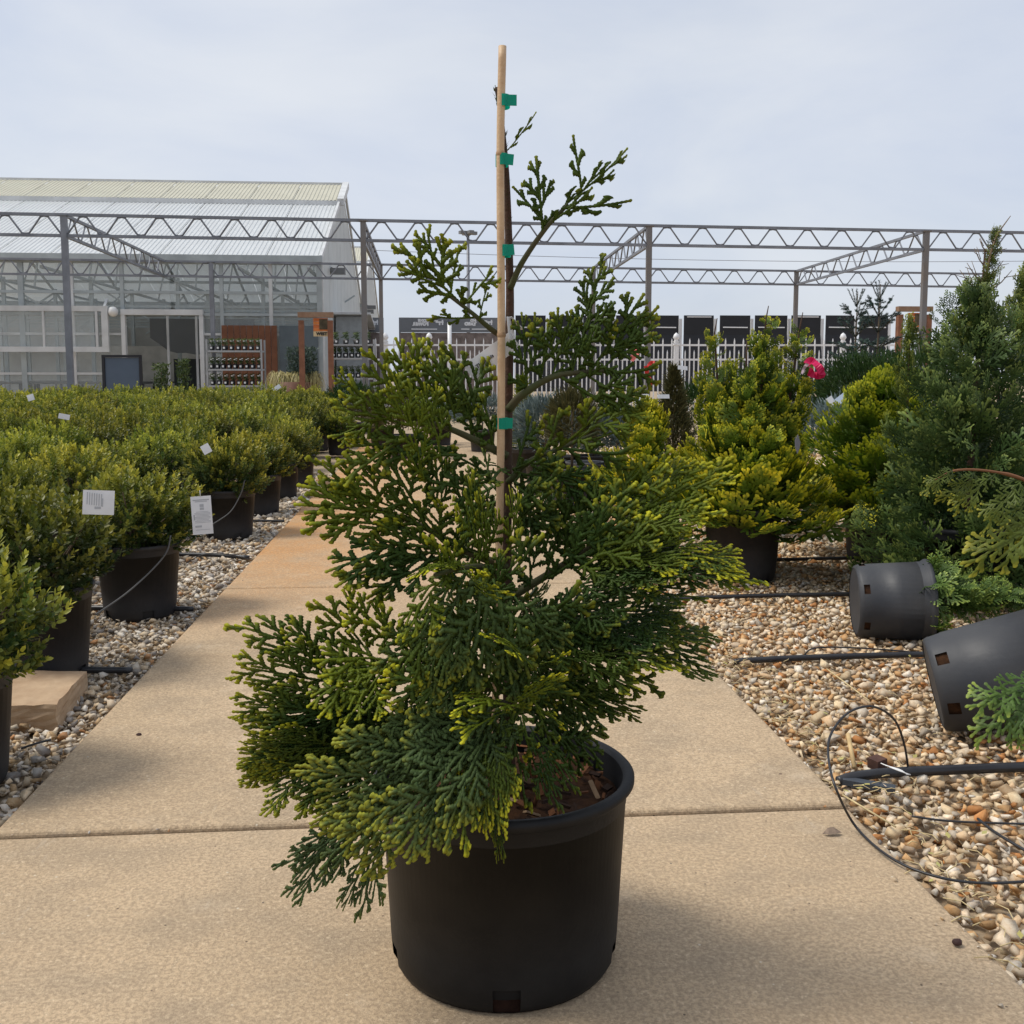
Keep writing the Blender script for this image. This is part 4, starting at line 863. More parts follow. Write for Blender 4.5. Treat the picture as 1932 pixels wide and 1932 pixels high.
pm2 = MB(); pm2.box((0, 0, (ZT+.02)/2), (.095, .095, ZT+.02)); pm2.box((0, 0, ZT+.03), (.15, .13, .02)); PGM2 = pm2.mesh("post", GALV)
for i, q in enumerate(FR): link("post", PGM2 if i in (1,) else PGM, fr, (q.x, q.y, -.04))
for i, q in enumerate(BK):
    if i != 1: link("post", PGM, fr, (q.x, q.y, -.04))
q = post_pt(393, 491); link("post", PGM2, fr, (q.x, BK[1].y, -.04))
for i in range(5):
    girder(FR[i], FR[i+1], 8); girder(BK[i], BK[i+1], 8)
for i in range(1, 5): girder(FR[i]+Vector((0, .05, 0)), BK[i]-Vector((0, .05, 0)), 9, "cross_girder")
wr = tag(empty("overhead_cable"), "thin dark cable sagging across the sky under the front girders", "cable")
b = MB(); A, B_ = AT(700, 472, 26), AT(1990, 492, 26); b.tube([A+(B_-A)*t-Vector((0, 0, .12*4*t*(1-t))) for t in [i/20 for i in range(21)]], .008, 4); b.build("cable", mat("cable", (.2, .2, .22), .7), wr)

# ================================================================== GREENHOUSE
GLASS = glass_mat("old greenhouse glass", (.70, .76, .76), .13, .06)
POLY = mat("white polycarbonate", (.84, .87, .88), .4, .4, vary=.05, scale=1.5, trans=.35)
POLYW = mat("aged polycarbonate wall", (.68, .70, .69), .45, .35, vary=.1, scale=1.2, trans=.3)
BEIGE = mat("beige corrugated roof", (.60, .58, .47), .55, .3, vary=.06, scale=1.2, trans=.15)
ALU = mat("white aluminium", (.56, .57, .57), .5, .4, vary=.16, scale=1.5)
STEELG = mat("greenhouse steel", (.36, .40, .41), .5, .4, vary=.15, scale=2)
CURT = mat("dark shade curtain", (.13, .135, .135), .9)
BENCH = mat("bench mesh", (.16, .16, .155), .8)
gh = tag(empty("greenhouse"), "long glass and polycarbonate greenhouse with a beige ridge, behind the boxwood block", "greenhouse")
X1 = -2.70; X0 = -17.5; Y0 = 27.0; YR = 35.4; YE = 43.8; ZE = 3.97; ZR = 7.22
def roof_sheet(name, m, w, ln, rib=.115):
    b = MB(); n = int(w/rib); V = []; Fc = []
    for i in range(n):
        x = i*w/n
        for dx, z in ((0, 0), (w/n*.30, 0), (w/n*.42, .018), (w/n*.72, .018), (w/n*.86, 0)): V += [(x+dx, 0, z), (x+dx, ln, z)]
    V += [(w, 0, 0), (w, ln, 0)]
    for k in range(len(V)//2-1): Fc.append((2*k, 2*k+2, 2*k+3, 2*k+1))
    b.add(V, Fc); return b.mesh(name, m)
PW = (X1-X0)/11
SL = sqrt((YR-Y0)**2+(ZR-ZE)**2); sl = atan2(ZR-ZE, YR-Y0)
low = roof_sheet("roof_panel", POLY, PW-.02, SL*.74); cap = roof_sheet("ridge_panel", BEIGE, PW-.02, SL*.285)
flat_ = MB(); flat_.box((PW/2, SL/2, 0), (PW-.02, SL, .03)); flat_m = flat_.mesh("roof_panel", POLY)
for bay in (0, 1):
    yo = bay*(YE-Y0)
    for i in range(11):
        x = X0+i*PW
        M = Matrix.Translation((x, Y0+yo, ZE)) @ Matrix.Rotation(sl, 4, 'X'); link("roof_panel", low, gh, M=M)
        M2 = Matrix.Translation((x, Y0+yo, ZE)) @ Matrix.Rotation(sl, 4, 'X') @ Matrix.Translation((0, SL*.722, .13)); link("ridge_panel", cap, gh, M=M2)
        M3 = Matrix.Translation((x+PW-.02, YE+yo, ZE)) @ Matrix.Rotation(pi, 4, 'Z') @ Matrix.Rotation(sl, 4, 'X'); link("roof_panel", flat_m, gh, M=M3)
    b = MB(); b.box(((X0+X1)/2, YR+yo, ZR+.14), (X1-X0+.3, .16, .10)); b.build("ridge_cap", ALU, gh)
    b = MB(); b.bar((X1+.10, YR-SL*.285*cos(sl)+yo, ZR-SL*.285*sin(sl)+.10), (X1+.10, YR+yo, ZR+.12), .20, .22); b.bar((X0, YR-SL*.285*cos(sl)+yo, ZR-SL*.285*sin(sl)+.07), (X1+.2, YR-SL*.285*cos(sl)+yo, ZR-SL*.285*sin(sl)+.07), .06, .14); b.build("ridge_trim", ALU, gh)
    b = MB(); b.box(((X0+X1)/2, Y0+yo-.12, ZE-.02), (X1-X0+.2, .22, .16)); b.build("gutter", STEELG, gh)
    # gable wall in vertical panels
    n = 12
    for i in range(n):
        ya, yb = Y0+(YE-Y0)*i/n, Y0+(YE-Y0)*(i+1)/n
        zt = lambda y: ZE+(ZR-ZE)*(1-abs(y-YR)/(YR-Y0))
        g = MB(); x = X1; ya += .02; yb -= .02
        V = [(x, ya+yo, -.05), (x, yb+yo, -.05), (x, yb+yo, zt(yb)-.03), (x, ya+yo, zt(ya)-.03)]; V += [(p[0]-.04, p[1], p[2]) for p in V]
        if ya < YR < yb: pass
        g.add(V, [(0, 1, 2, 3), (7, 6, 5, 4), (0, 3, 7, 4), (1, 5, 6, 2), (3, 2, 6, 7)]); g.build("gable_panel", POLYW, gh)
    for s in (-1, 1):
        b = MB(); b.bar((X1+.05, YR+s*(YR-Y0)+yo, ZE+.02), (X1+.05, YR+yo, ZR+.05), .07, .16); b.build("barge_board", ALU, gh)
    b = MB(); b.box((X1+.03, Y0+yo+.05, ZE/2), (.14, .16, ZE)); b.build("corner_post", ALU, gh)
# front wall: mullions, rails, panes
xs = [X0 + i*(X1-X0)/12 for i in range(13)]
zs = [-.05, 1.05, 2.05, 2.55, 3.1, 3.85]
dL, dR = AT(238, 700, Y0).x, AT(384, 700, Y0).x
for i, x in enumerate(xs):
    b = MB(); b.box((x, Y0, 1.95), (.09 if i % 3 else .13, .09, 3.9))
    if not (dL < x < dR): b.build("mullion", ALU if i % 2 else STEELG, gh)
for z in zs[1:]:
    b = MB()
    if z < 2.5:
        b.box(((X0+dL)/2, Y0-.003, z), (dL-X0, .07, .06)); b.box(((X1+dR)/2, Y0-.003, z), (X1-dR, .07, .06))
    else: b.box(((X0+X1)/2, Y0-.003, z), (X1-X0, .07, .07))
    b.build("rail", STEELG if z > 2.2 else ALU, gh)
for i in range(12):
    for k in range(5):
        xa, xb = xs[i]+.05, xs[i+1]-.05; za, zb = zs[k]+.04, zs[k+1]-.04
        if k < 3 and xa < dR and xb > dL:
            if xa < dL-.25 : xb = dL-.06
            elif xb > dR+.25: xa = dR+.06
            else: continue
        b = MB(); b.box(((xa+xb)/2, Y0+.01, (za+zb)/2), (xb-xa, .008, zb-za)); b.build("pane", GLASS, gh)
# projecting vent window on the left
vx0, vx1 = -14.0, AT(205, 620, Y0-.3).x; vz0, vz1 = AT(100, 659, Y0-.3).z, AT(100, 582, Y0-.3).z
b = MB()
for z in (vz0, vz1): b.box(((vx0+vx1)/2, Y0-.3, z), (vx1-vx0, .1, .13))
b.box((vx1-.08, Y0-.304, (vz0+vz1)/2), (.155, .1, vz1-vz0-.132)); b.box((vx1-.28, Y0-.304, (vz0+vz1)/2), (.06, .09, vz1-vz0-.132)); b.bar((vx1-.1, Y0-.3, vz1), (vx1-.1, Y0, vz1+.25), .06)
v_ = b.build("vent_window", ALU, gh)
for k in range(5):
    b = MB(); xa = vx1-.3-(k+1)*1.25; b.box((xa+.6, Y0-.29, (vz0+vz1)/2), (1.2, .008, vz1-vz0-.13)); b.build("vent_pane", GLASS, v_)
    b = MB(); b.box((xa-.02, Y0-.31, (vz0+vz1)/2), (.05, .06, vz1-vz0-.12)); b.build("vent_bar", ALU, v_)
# doorway
zd = AT(300, 594, Y0).z
b = MB(); b.box((dL, Y0-.05, zd/2), (.10, .16, zd)); b.box((dR, Y0-.05, zd/2), (.10, .16, zd)); b.box(((dL+dR)/2, Y0-.05, zd+.06), (dR-dL+.1, .18, .14)); b.build("door_frame", ALU, gh)
# inside
cb_ = MB(); cb_.box((0, 0, 1.95), (.10, .10, 3.8)); CLM = cb_.mesh("column", STEELG)
for y in (31.2, 35.4, 39.6, 43.4):
    for i in range(0, 13, 2): link("column", CLM, gh, (xs[i]+(.4 if i < 12 else -.3), y, 0))
b = MB()
for y in (29, 31.2, 33.3, 35.4, 37.5, 39.6, 41.7):
    z = ZE+(ZR-ZE)*(1-abs(y-YR)/(YR-Y0))-.12; b.box(((X0+X1)/2, y, z), (X1-X0-.2, .07, .10)); b.box(((X0+X1)/2, y, 3.0+.15*sin(y*3)), (X1-X0-.2, .06, .07))
b.build("purlin", STEELG, gh)
b = MB()
for i in range(0, 13, 2):
    x = xs[i]+(.4 if i < 12 else -.3)
    b.bar((x, Y0+.3, 3.75), (x, YE-.3, 3.75), .07); b.bar((x, Y0+.3, ZE), (x, YR, ZR-.15), .07); b.bar((x, YE-.3, ZE), (x, YR, ZR-.15), .07)
    for k in range(6):
        y = Y0+1.4+k*2.6; b.bar((x, y, 3.75), (x, y+1.3, 3.75+(ZR-ZE)*(1-abs(y+1.3-YR)/(YR-Y0))), .045)
    if i+2 < 13: b.bar((x, 31.2, 3.7), (x+2.3, 31.2, 2.2), .05); b.bar((x+2.4, 35.4, 3.7), (x+.4, 35.4, 2.4), .05)
b.build("roof_truss", STEELG, gh)
b = MB(); b.box(((X0+X1)/2, YE, 1.9), (X1-X0-.1, .05, 3.8)); b.build("back_wall", mat("dull polycarbonate", (.46, .47, .46), .6, trans=.4, vary=.25, scale=.9), gh)
b = MB(); b.box(((X0+X1)/2, (Y0+YE)/2, -.02), (X1-X0-.1, YE-Y0-.1, .03)); b.build("floor", mat("greenhouse floor", (.22, .2, .17), .9, vary=.2), gh)
b = MB()
for y in (29.5, 32.5, 36, 39):
    b.box(((X0-3.6)/2-2, y, .80), (9.5, 1.4, .06))
    for k in range(9): b.box((X0+3+k*1.2, y-.6, .4), (.05, .05, .8)); b.box((X0+3+k*1.2, y+.6, .4), (.05, .05, .8))
b.build("bench", BENCH, gh)
b = MB(); cx = (dL+dR)/2; V = []
for i in range(13):
    x = dL-.2+(dR-dL+1.0)*i/12; V += [(x, 30.2, 2.62), (x, 30.2, 1.62+.45*max(0, (4-i)/4)**2+.03*sin(i*2))]
b.add(V, [(2*i, 2*i+1, 2*i+3, 2*i+2) for i in range(12)]); b.add([(p[0], p[1]+.03, p[2]) for p in V], [(2*i, 2*i+2, 2*i+3, 2*i+1) for i in range(12)]); b.build("shade_curtain", CURT, gh)
b = MB(); b.box((AT(300, 690, 34).x, 34, 1.0), (5.5, .05, 1.9)); b.build("pale_screen", mat("pale screen", (.42, .40, .36), .8, vary=.2, scale=2), gh)
b = MB(); b.box((AT(352, 690, 31).x, 31.4, .75), (.9, .1, 1.5)); b.build("dark_screen", mat("dark screen", (.035, .04, .038), .8), gh)
b = MB()
for px in (318, 372): b.box((AT(px, 660, 28.5).x, 28.5, 1.35), (.06, .06, 2.7))
b.build("inner_door_post", ALU, gh)
# wood and slate boarding on the right of the front wall
bx0, bx1 = AT(418, 630, Y0-.15).x, AT(523, 630, Y0-.15).x; z0, z1 = .75, AT(470, 614, Y0-.15).z
WOODB = mat("brown boarding", (.20, .085, .045), .7, .25, col2=(.135, .055, .03), scale=5)
n = 9
for i in range(n):
    b = MB(); xa = bx0+(bx1-bx0)*i/n; b.box((xa+(bx1-bx0)/n/2, Y0-.15, (z0+z1)/2), ((bx1-bx0)/n-.012, .03, z1-z0)); b.build("board", WOODB, gh)
b = MB(); b.box(((bx1+X1)/2, Y0-.10, (.2+z1)/2), (X1-bx1-.1, .04, z1-.2)); b.build("slate_panel", mat("slate blue panel", (.10, .125, .14), .5, vary=.15, scale=3), gh)
# lean-to under the gable and lamps on it
b = MB(); ln_y = 33.0
V = [(X1+.9, 31.0, -.05), (X1+.9, 40, -.05), (X1+.9, 40, 1.7), (X1+.9, 31.0, 2.75)]; V += [(X1+.06, p[1], p[2]) for p in V]
b.add(V, [(0, 1, 2, 3), (0, 3, 7, 4), (3, 2, 6, 7)]); b.build("lean_to_wall", mat("grey ribbed cladding", (.30, .32, .33), .6, vary=.15, scale=6), gh)
b = MB(); b.bar((X1+.55, 30.8, 2.83), (X1+.55, 40.2, 1.76), 1.1, .06); b.build("lean_to_roof", ALU, gh)
LAMPM = mat("grey lamp housing", (.17, .175, .18), .5)
for (y, z) in ((30.3, AT(656, 512, 30.3).z), (46.5, AT(704, 588, 46.5).z), (48.5, AT(711, 580, 48.5).z)):
    b = MB(); b.box((X1+.22, y, z), (.4, .36, .16)); b.bar((X1, y, z+.1), (X1+.25, y, z), .05); b.build("wall_lamp", LAMPM, gh)
gl = MB(); gl.lathe([(.001, .17), (.09, .15), (.15, .08), (.17, 0), (.15, -.08), (.09, -.15), (.001, -.17)], 18); o = gl.build("globe_lamp", mat("white globe", (.75, .75, .74), .3), gh); o.location = AT(213, 588, Y0-.25); o.scale = (.75, .75, .75)
# ================================================================== THINGS BEFORE THE GREENHOUSE
bd = tag(empty("notice_board", (0, 0, 0)), "blank slate blue board in a black frame standing before the greenhouse door", "board")
Yb = 20.5; A, B_ = AT(195, 672, Yb), AT(265, 672, Yb); zt, zb = A.z, .35
b = MB(); b.box(((A.x+B_.x)/2, Yb, (zt+zb)/2), (B_.x-A.x-.06, .03, zt-zb-.06)); b.build("panel", mat("slate board", (.085, .115, .16), .45, .4, vary=.08, scale=2), bd)
b = MB(); wv = B_.x-A.x
for x in (A.x, B_.x): b.box((x, Yb-.01, (zt+zb)/2), (.05, .06, zt-zb))
for z in (zt, zb): b.box(((A.x+B_.x)/2, Yb-.013, z), (wv+.05, .06, .05))
for x in (A.x+.1, B_.x-.1): b.box((x, Yb+.05, .2), (.04, .3, .42))
b.build("frame", mat("black frame", (.02, .02, .024), .5), bd)
RACKM = mat("grey rack steel", (.38, .39, .40), .5, .4, metal=.3)
PLUG = mat("black cell tray", (.014, .014, .015), .5)
def leaf_tuft(name, m, n, r, h, seed, lw=.02):
    R = np.random.default_rng(seed); V = []; T = []; C = []
    for i in range(n):
        a = R.uniform(0, 2*pi); q = r*sqrt(R.random()); b0 = np.array([q*cos(a), q*sin(a), R.uniform(0, h)]); d = R.normal(0, 1, 3); d[2] = abs(d[2])+.3; d /= np.linalg.norm(d); s = np.cross(d, R.normal(0, 1, 3)); s /= np.linalg.norm(s); L = lw*R.uniform(1.5, 3)
        k = len(V)*4; V.append(np.array([b0, b0+d*L*.5+s*lw*.5, b0+d*L, b0+d*L*.5-s*lw*.5])); T += [(k, k+1, k+2), (k, k+2, k+3)]; C.append(np.tile((R.random()*.5*(b0[2]/h), R.random(), 0, R.random()), (4, 1)))
    return np_mesh(name, np.concatenate(V), tris=np.array(T), m=m, col=np.concatenate(C))
HERB = leaf_mat("small herb leaves", (.02, .05, .02), (.06, .10, .03), (.22, .26, .06), trans=.2)
WHITE = mat("white petals and labels", (.80, .80, .78), .6)
TUFT = leaf_tuft("foliage", HERB, 60, .05, .10, 3); TUFT2 = leaf_tuft("foliage", HERB, 60, .055, .16, 4)
pb = MB(); pb.lathe([(.045, 0), (.06, .11), (.056, .11), (.042, .01)], 10); pb.lathe([(.056, .1), (.001, .1)], 10); SP = pb.mesh("pot", PLUG)
lb = MB(); lb.box((0, -.060, .06), (.045, .003, .045)); LB = lb.mesh("label", WHITE)
fb = MB()
for k in range(3): fb.box((random.uniform(-.03, .03), random.uniform(-.03, .03), .2+.02*k), (.035, .035, .02))
FB = fb.mesh("flower", WHITE)
def rack(px0, px1, Y, shelves, top_px, label, glabel, counts, flowers=True, nm="plant_rack"):
    r = tag(empty(nm), label, "rack"); A, B_ = AT(px0, 700, Y), AT(px1, 700, Y); zt = AT(px0, top_px, Y).z; w = B_.x-A.x
    ub = MB(); ub.box((0, 0, zt/2), (.04, .04, zt)); um = ub.mesh("upright", RACKM)
    for x in (A.x, B_.x):
        for dy in (0, .5): link("upright", um, r, (x, Y+dy, 0))
    zz = [AT(px0, s, Y).z for s in shelves]
    for k, z in enumerate(zz):
        b = MB(); b.box(((A.x+B_.x)/2, Y+.25, z-.02), (w, .54, .04)); b.build("shelf", RACKM, r)
        n = counts[k]
        for i in range(n):
            x = A.x + w*(i+.6)/(n+.2) + random.uniform(-.01, .01)
            p = tag(empty("herb_pot", (x, Y+.10, z)), "%s from the left, front line, %s" % (ORD[i], glabel[k]), "potted plant", "small potted plants on the racks")
            link("pot", SP, p); link("label", LB, p); link("foliage", TUFT if k else TUFT2, p, (0, 0, .10))
            if flowers: link("flower", FB, p)
        for i in range(n):
            x = A.x + w*(i+.4)/(n+.2); p = tag(empty("herb_pot", (x, Y+.34, z)), "%s from the left, rear line, %s" % (ORD[i], glabel[k]), "potted plant", "small potted plants on the racks"); link("pot", SP, p); link("foliage", TUFT2, p, (0, 0, .10))
    return r
rack(391, 494, 24.5, (661, 696, 727), 640, "steel rack of white flowered pots to the right of the greenhouse door", ["white flowered pot, left rack top shelf", "white flowered pot, left rack middle shelf", "leafy pot, left rack bottom shelf"], (8, 9, 8))
rack(622, 706, 24.0, (649, 675, 713), 640, "steel rack of white labelled black pots behind the wooden sign portal", ["labelled pot, right rack top shelf", "labelled pot, right rack middle shelf", "labelled pot, right rack bottom shelf"], (4, 7, 7), False)
TIMB = mat("reddish timber", (.27, .125, .075), .75, .2, col2=(.175, .08, .05), scale=7)
TIMBL = mat("weathered timber", (.33, .22, .15), .8, .2, col2=(.24, .14, .09), scale=6)
def portal(px0, px1, top, Y, label, sx0, sx1, sy, words):
    r = tag(empty("sign_portal"), label, "sign"); A, B_ = AT(px0, top, Y), AT(px1, top, Y); z = A.z; t = .11
    for x in (A.x, B_.x):
        b = MB(); b.box((x, Y, z/2-.06), (t, .14, z-.12)); b.build("timber_post", TIMB, r)
    b = MB(); b.box(((A.x+B_.x)/2, Y-.005, z), (B_.x-A.x+t+.02, .16, t)); b.build("crossbeam", TIMBL, r)
    S0, S1 = AT(sx0, sy[0], Y-.02), AT(sx1, sy[1], Y-.02); w = S1.x-S0.x; h = S0.z-S1.z; zm = S0.z-h*.72
    for i, c in enumerate(((.55, .15, .04), (.62, .20, .05), (.50, .13, .035), (.60, .19, .05))):
        b = MB(); hh = h*.72/4; b.box(((S0.x+S1.x)/2, Y-.02, S0.z-hh*(i+.5)), (w, .03, hh-.006)); b.build("orange_board", mat("orange board %d" % i, c, .7, vary=.15, scale=10), r)
    b = MB(); b.box((S0.x+w*.70, Y-.042, S0.z-h*.34), (w*.56, .012, h*.56)); b.build("picture_panel", mat("dark olive panel", (.085, .065, .035), .7, vary=.5, scale=8), r)
    b = MB(); b.box(((S0.x+S1.x)/2, Y-.02, zm-h*.14), (w, .03, h*.27)); wb = b.build("word_board", mat("pale board", (.58, .45, .26), .7, vary=.1, scale=10), r)
    text_obj("lettering", words, h*.22, frame((S0.x+w*.57, Y-.038, zm-h*.14), (1, 0, 0), (0, -1, 0)), mat("black paint", (.03, .028, .025), .6), wb, extrude=.002, bold=.006)
    return r
portal(568, 623, 594, 22.5, "reddish timber portal with a hanging orange sign lettered WEST, by the grass planter", 591, 619, (600, 635), "WEST")
portal(1698, 1752, 583, 22.0, "reddish timber portal with an orange sign, partly hidden by the dark arborvitae", 1713, 1742, (590, 628), "WEST")
# ornamental grass planter
gpY = 23.4; gp = tag(empty("grass_planter", (AT(556, 700, gpY).x, gpY, 0)), "brown planter of straw yellow fountain grass around a blue green shrub, by the timber portal", "planter")
b = MB(); b.lathe([(.36, .3), (.42, .85), (.39, .85), (.34, .32)], 20); b.lathe([(.39, .8), (.001, .8)], 20); b.build("planter", mat("brown planter", (.15, .07, .045), .7, vary=.2), gp)
def grass(n, seed):
    R = np.random.default_rng(seed); V = []; T = []; C = []
    cs = [(-.38, 0), (.1, -.1), (.42, .0), (-.1, .1), (-.2, -.1)]
    for i in range(n):
        c = cs[i % 5]; a = R.uniform(0, 2*pi); d = np.array([cos(a), sin(a), 0]); s = np.array([-sin(a), cos(a), 0])*.008; r = R.uniform(.1, .34); hgt = R.uniform(.15, .34); drop = R.uniform(.2, .6); k = len(V)*10
        P = []
        for j in range(5):
            t = j/4; p = np.array([c[0], c[1], .86]) + d*r*t**.8 + np.array([0, 0, hgt*sin(t*2.2)/1.0 - drop*t*t]); P += [p-s*(1-.7*t), p+s*(1-.7*t)]
        V.append(np.array(P)); T += [(k+2*j, k+2*j+1, k+2*j+3, k+2*j+2) for j in range(4)]; C.append(np.tile((R.random(), R.random(), 0, R.random()), (10, 1)))
    return np_mesh("grass", np.concatenate(V), quads=np.array(T), m=leaf_mat("straw grass", (.30, .27, .11), (.42, .38, .16), (.55, .48, .24), trans=.3), col=np.concatenate(C))
tag(link("grass", grass(1500, 5), gp))
BLUEL = leaf_mat("blue green shrub leaves", (.025, .055, .045), (.06, .095, .075), (.14, .18, .13), trans=.2)
me = leaf_tuft("shrub", BLUEL, 1500, .34, .65, 8, .035); link("shrub", me, gp, (.15, .1, .95))
for i, (px, top) in enumerate(((305, 690), (346, 682))):
    Yq = 21.0; c = AT(px, 720, Yq); s = tag(empty("small_conifer", (c.x, Yq, 0)), ("small dark bush at the left of the greenhouse doorway", "slim dark bush in the middle of the greenhouse doorway")[i], "shrub")
    zt = AT(px, top, Yq).z
    b = MB(); b.tube([(0, 0, 0), (0, 0, zt*.9)], [.02, .008], 6); b.build("stem", STEMW, s)
    link("foliage", leaf_tuft("foliage", HERB, 700, .16-.04*i, zt*.62, 20+i, .03), s, (0, 0, zt*.4))

# ================================================================== FENCE, BANNERS, LIGHT MAST
VIN = mat("white vinyl", (.80, .80, .81), .4, .45)
fn = tag(empty("picket_fence"), "white vinyl picket fence with pointed tips and capped posts, behind the plants", "fence")
def fy(x): return 27.3-.075*x
fz = lambda x: AT(966, 640, fy(x)).z
ZRAIL = 1.82
pk = MB(); pk.box((0, 0, .95), (.030, .030, 1.9)); pk.add([(-.015, -.015, 1.9), (.015, -.015, 1.9), (.015, .015, 1.9), (-.015, .015, 1.9), (0, 0, 1.99)], [(0, 1, 4), (1, 2, 4), (2, 3, 4), (3, 0, 4)]); PKL = pk.mesh("picket", VIN)
pk = MB(); pk.box((0, 0, .80), (.030, .030, 1.6)); pk.add([(-.015, -.015, 1.6), (.015, -.015, 1.6), (.015, .015, 1.6), (-.015, .015, 1.6), (0, 0, 1.68)], [(0, 1, 4), (1, 2, 4), (2, 3, 4), (3, 0, 4)]); PKS = pk.mesh("picket", VIN)
x = -1.3; i = 0
npk = 0
while x < 14.5:
    if npk < 290: link("picket", PKL if i % 2 == 0 else PKS, fn, (x, fy(x), 0))
    npk += 1
    x += .118; i += 1
rl = MB()
for z in (1.80, 1.42, .3): rl.bar((-1.4, fy(-1.4)+.02, z), (14.6, fy(14.6)+.02, z), .04, .05)
rl.build("rail", VIN, fn)
po = MB(); po.box((0, 0, .9), (.12, .12, 1.8)); po.box((0, 0, 1.82), (.16, .16, .05)); po.lathe([(.05, 1.84), (.085, 1.88), (.05, 1.93), (.06, 1.95), (.09, 2.0), (.06, 2.08), (.001, 2.13)], 10); POM = po.mesh("fence_post", VIN)
for x in (-1.05, .1, 2.2, 4.4, 6.6, 8.8, 11.0, 13.2): link("fence_post", POM, fn, (x, fy(x)-.01, 0))
BAN = mat("grey banner mesh", (.165, .175, .19), .7, vary=.08, scale=2); BANW = mat("white banner print", (.72, .73, .75), .7)
BRN = mat("mottled brown print", (.12, .095, .085), .8, col2=(.26, .21, .19), scale=5)
def banner(px0, px1, Y, label, l1, l2, bars):
    r = tag(empty("banner"), label, "banner", "grey mesh banners seen from behind the fence"); A, B_ = AT(px0, 599, Y), AT(px1, 599, Y); z1 = A.z; z0 = AT(px0, 627, Y).z; w = B_.x-A.x; cx = (A.x+B_.x)/2
    b = MB(); b.box((cx, Y, (z0+z1)/2), (w, .03, z1-z0)); bb = b.build("sheet", BAN, r)
    b = MB(); b.box((cx, Y+.02, z0/2+.02), (w, .03, z0-.06)); b.build("lower_sheet", BRN, r)
    b = MB(); b.box((A.x, Y+.06, z1/2), (.05, .05, z1)); b.box((B_.x, Y+.06, z1/2), (.05, .05, z1)); b.build("pole", GALV, r)
    hh = z1-z0
    if l1: text_obj("lettering", l1, hh*.26, frame((cx-w*.02, Y-.022, z1-hh*.22), (1, 0, 0), (0, -1, 0)), BANW, bb, mirror=True, extrude=.003, bold=.012)
    text_obj("lettering", l2, hh*.30, frame((cx-w*.08, Y-.022, z1-hh*.44), (1, 0, 0), (0, -1, 0)), BANW, bb, mirror=True, extrude=.003, bold=.014)
    b = MB(); ex = cx+w*.30
    b.box((ex, Y-.022, z1-hh*.30), (w*.16, .006, hh*.10)); b.box((ex+w*.06, Y-.022, z1-hh*.32), (w*.03, .007, hh*.34)); b.box((ex-w*.0, Y-.022, z1-hh*.42), (w*.03, .007, hh*.18)); b.box((ex-w*.08, Y-.022, z1-hh*.22), (w*.10, .007, hh*.07)); b.build("emblem", BANW, bb)
    b = MB()
    for (q0, q1) in bars: b.box((cx+w*(q0+q1)/2, Y-.022, z1-hh*.78), (w*(q1-q0), .006, hh*.07))
    b.build("bar_print", BANW, bb)
YB = 31.5
banner(754, 848, YB, "grey banner with mirrored white lettering left of the white pole", "HOME", "POWER", ((-.27, .25),))
banner(849, 940, YB-.1, "grey banner with mirrored white lettering just left of the bamboo cane", "HD", "YARD", ((-.27, -.1), (-.05, .3)))
banner(649, 722, YB+2, "grey banner with mirrored white lettering under the greenhouse gable", "", "POWER", ((-.3, .3),))
wp = tag(empty("white_pole"), "plain white pole standing before the grey banners", "pole"); b = MB(); A = AT(848, 608, 30.0); b.tube([(A.x, 30, -.04), (A.x, 30, A.z)], .06, 10); b.build("pole", VIN, wp)
BLKP = mat("black panel", (.012, .013, .017), .5, .4, vary=.2, scale=2)
bi = 0
for (q0, q1) in ((972, 1030), (1036, 1094), (1100, 1156), (1162, 1215), (1222, 1281), (1290, 1347), (1358, 1416), (1424, 1486), (1493, 1549), (1558, 1612), (1622, 1676)):
    Y = 33-.07*((q0-966)/60.0); A, B_ = AT(q0, 595, Y), AT(q1, 595, Y); z1 = A.z; w = B_.x-A.x; cx = (A.x+B_.x)/2; bi += 1
    r = tag(empty("display_stand"), "%s black backed display stand from the left beyond the white fence" % ORD[bi-1], "display stand", "black display stands in a row beyond the fence")
    b = MB(); zk = z1-.62
    b.box((cx, Y, (z1+zk)/2), (w*.98, .05, z1-zk))
    V = [(cx-w*.49, Y-.03, zk), (cx+w*.49, Y-.03, zk), (cx+w*.55, Y-.25, .5), (cx-w*.55, Y-.25, .5)]; V += [(p[0], p[1]+.06, p[2]) for p in V]
    b.add(V, [(0, 3, 2, 1), (4, 5, 6, 7), (0, 1, 5, 4), (0, 4, 7, 3), (1, 2, 6, 5), (3, 7, 6, 2)]); b.build("back_panel", BLKP, r)
    b = MB(); b.bar((cx-w*.40, Y-.06, z1-.38), (cx+w*.40, Y-.06, z1-.385), .02, .035) if bi % 3 != 0 else b.bar((cx-w*.40, Y-.06, z1-.05), (cx+w*.40, Y-.06, z1-.05), .02, .03); b.build("white_bar", VIN, r)
    b = MB(); b.bar((cx+w*.56, Y+.05, -.04), (cx+w*.56, Y+.05, z1-.1), .09); b.build("side_post", VIN, r)
mp_ = tag(empty("floodlight_mast"), "tall distant mast topped with a cluster of floodlights, left of the cane", "light mast")
Ym = 75; A = AT(883, 446, Ym); b = MB(); b.tube([(A.x, Ym, 0), (A.x, Ym, A.z)], [.16, .10], 8); b.build("pole", GALV, mp_)
for k in range(4):
    a = pi/2*k+.4; b = MB(); b.box((A.x+.42*cos(a), Ym+.42*sin(a), A.z+.25), (.5, .35, .22), rz=a); b.bar((A.x, Ym, A.z), (A.x+.3*cos(a), Ym+.3*sin(a), A.z+.2), .07); b.build("floodlight", LAMPM, mp_)

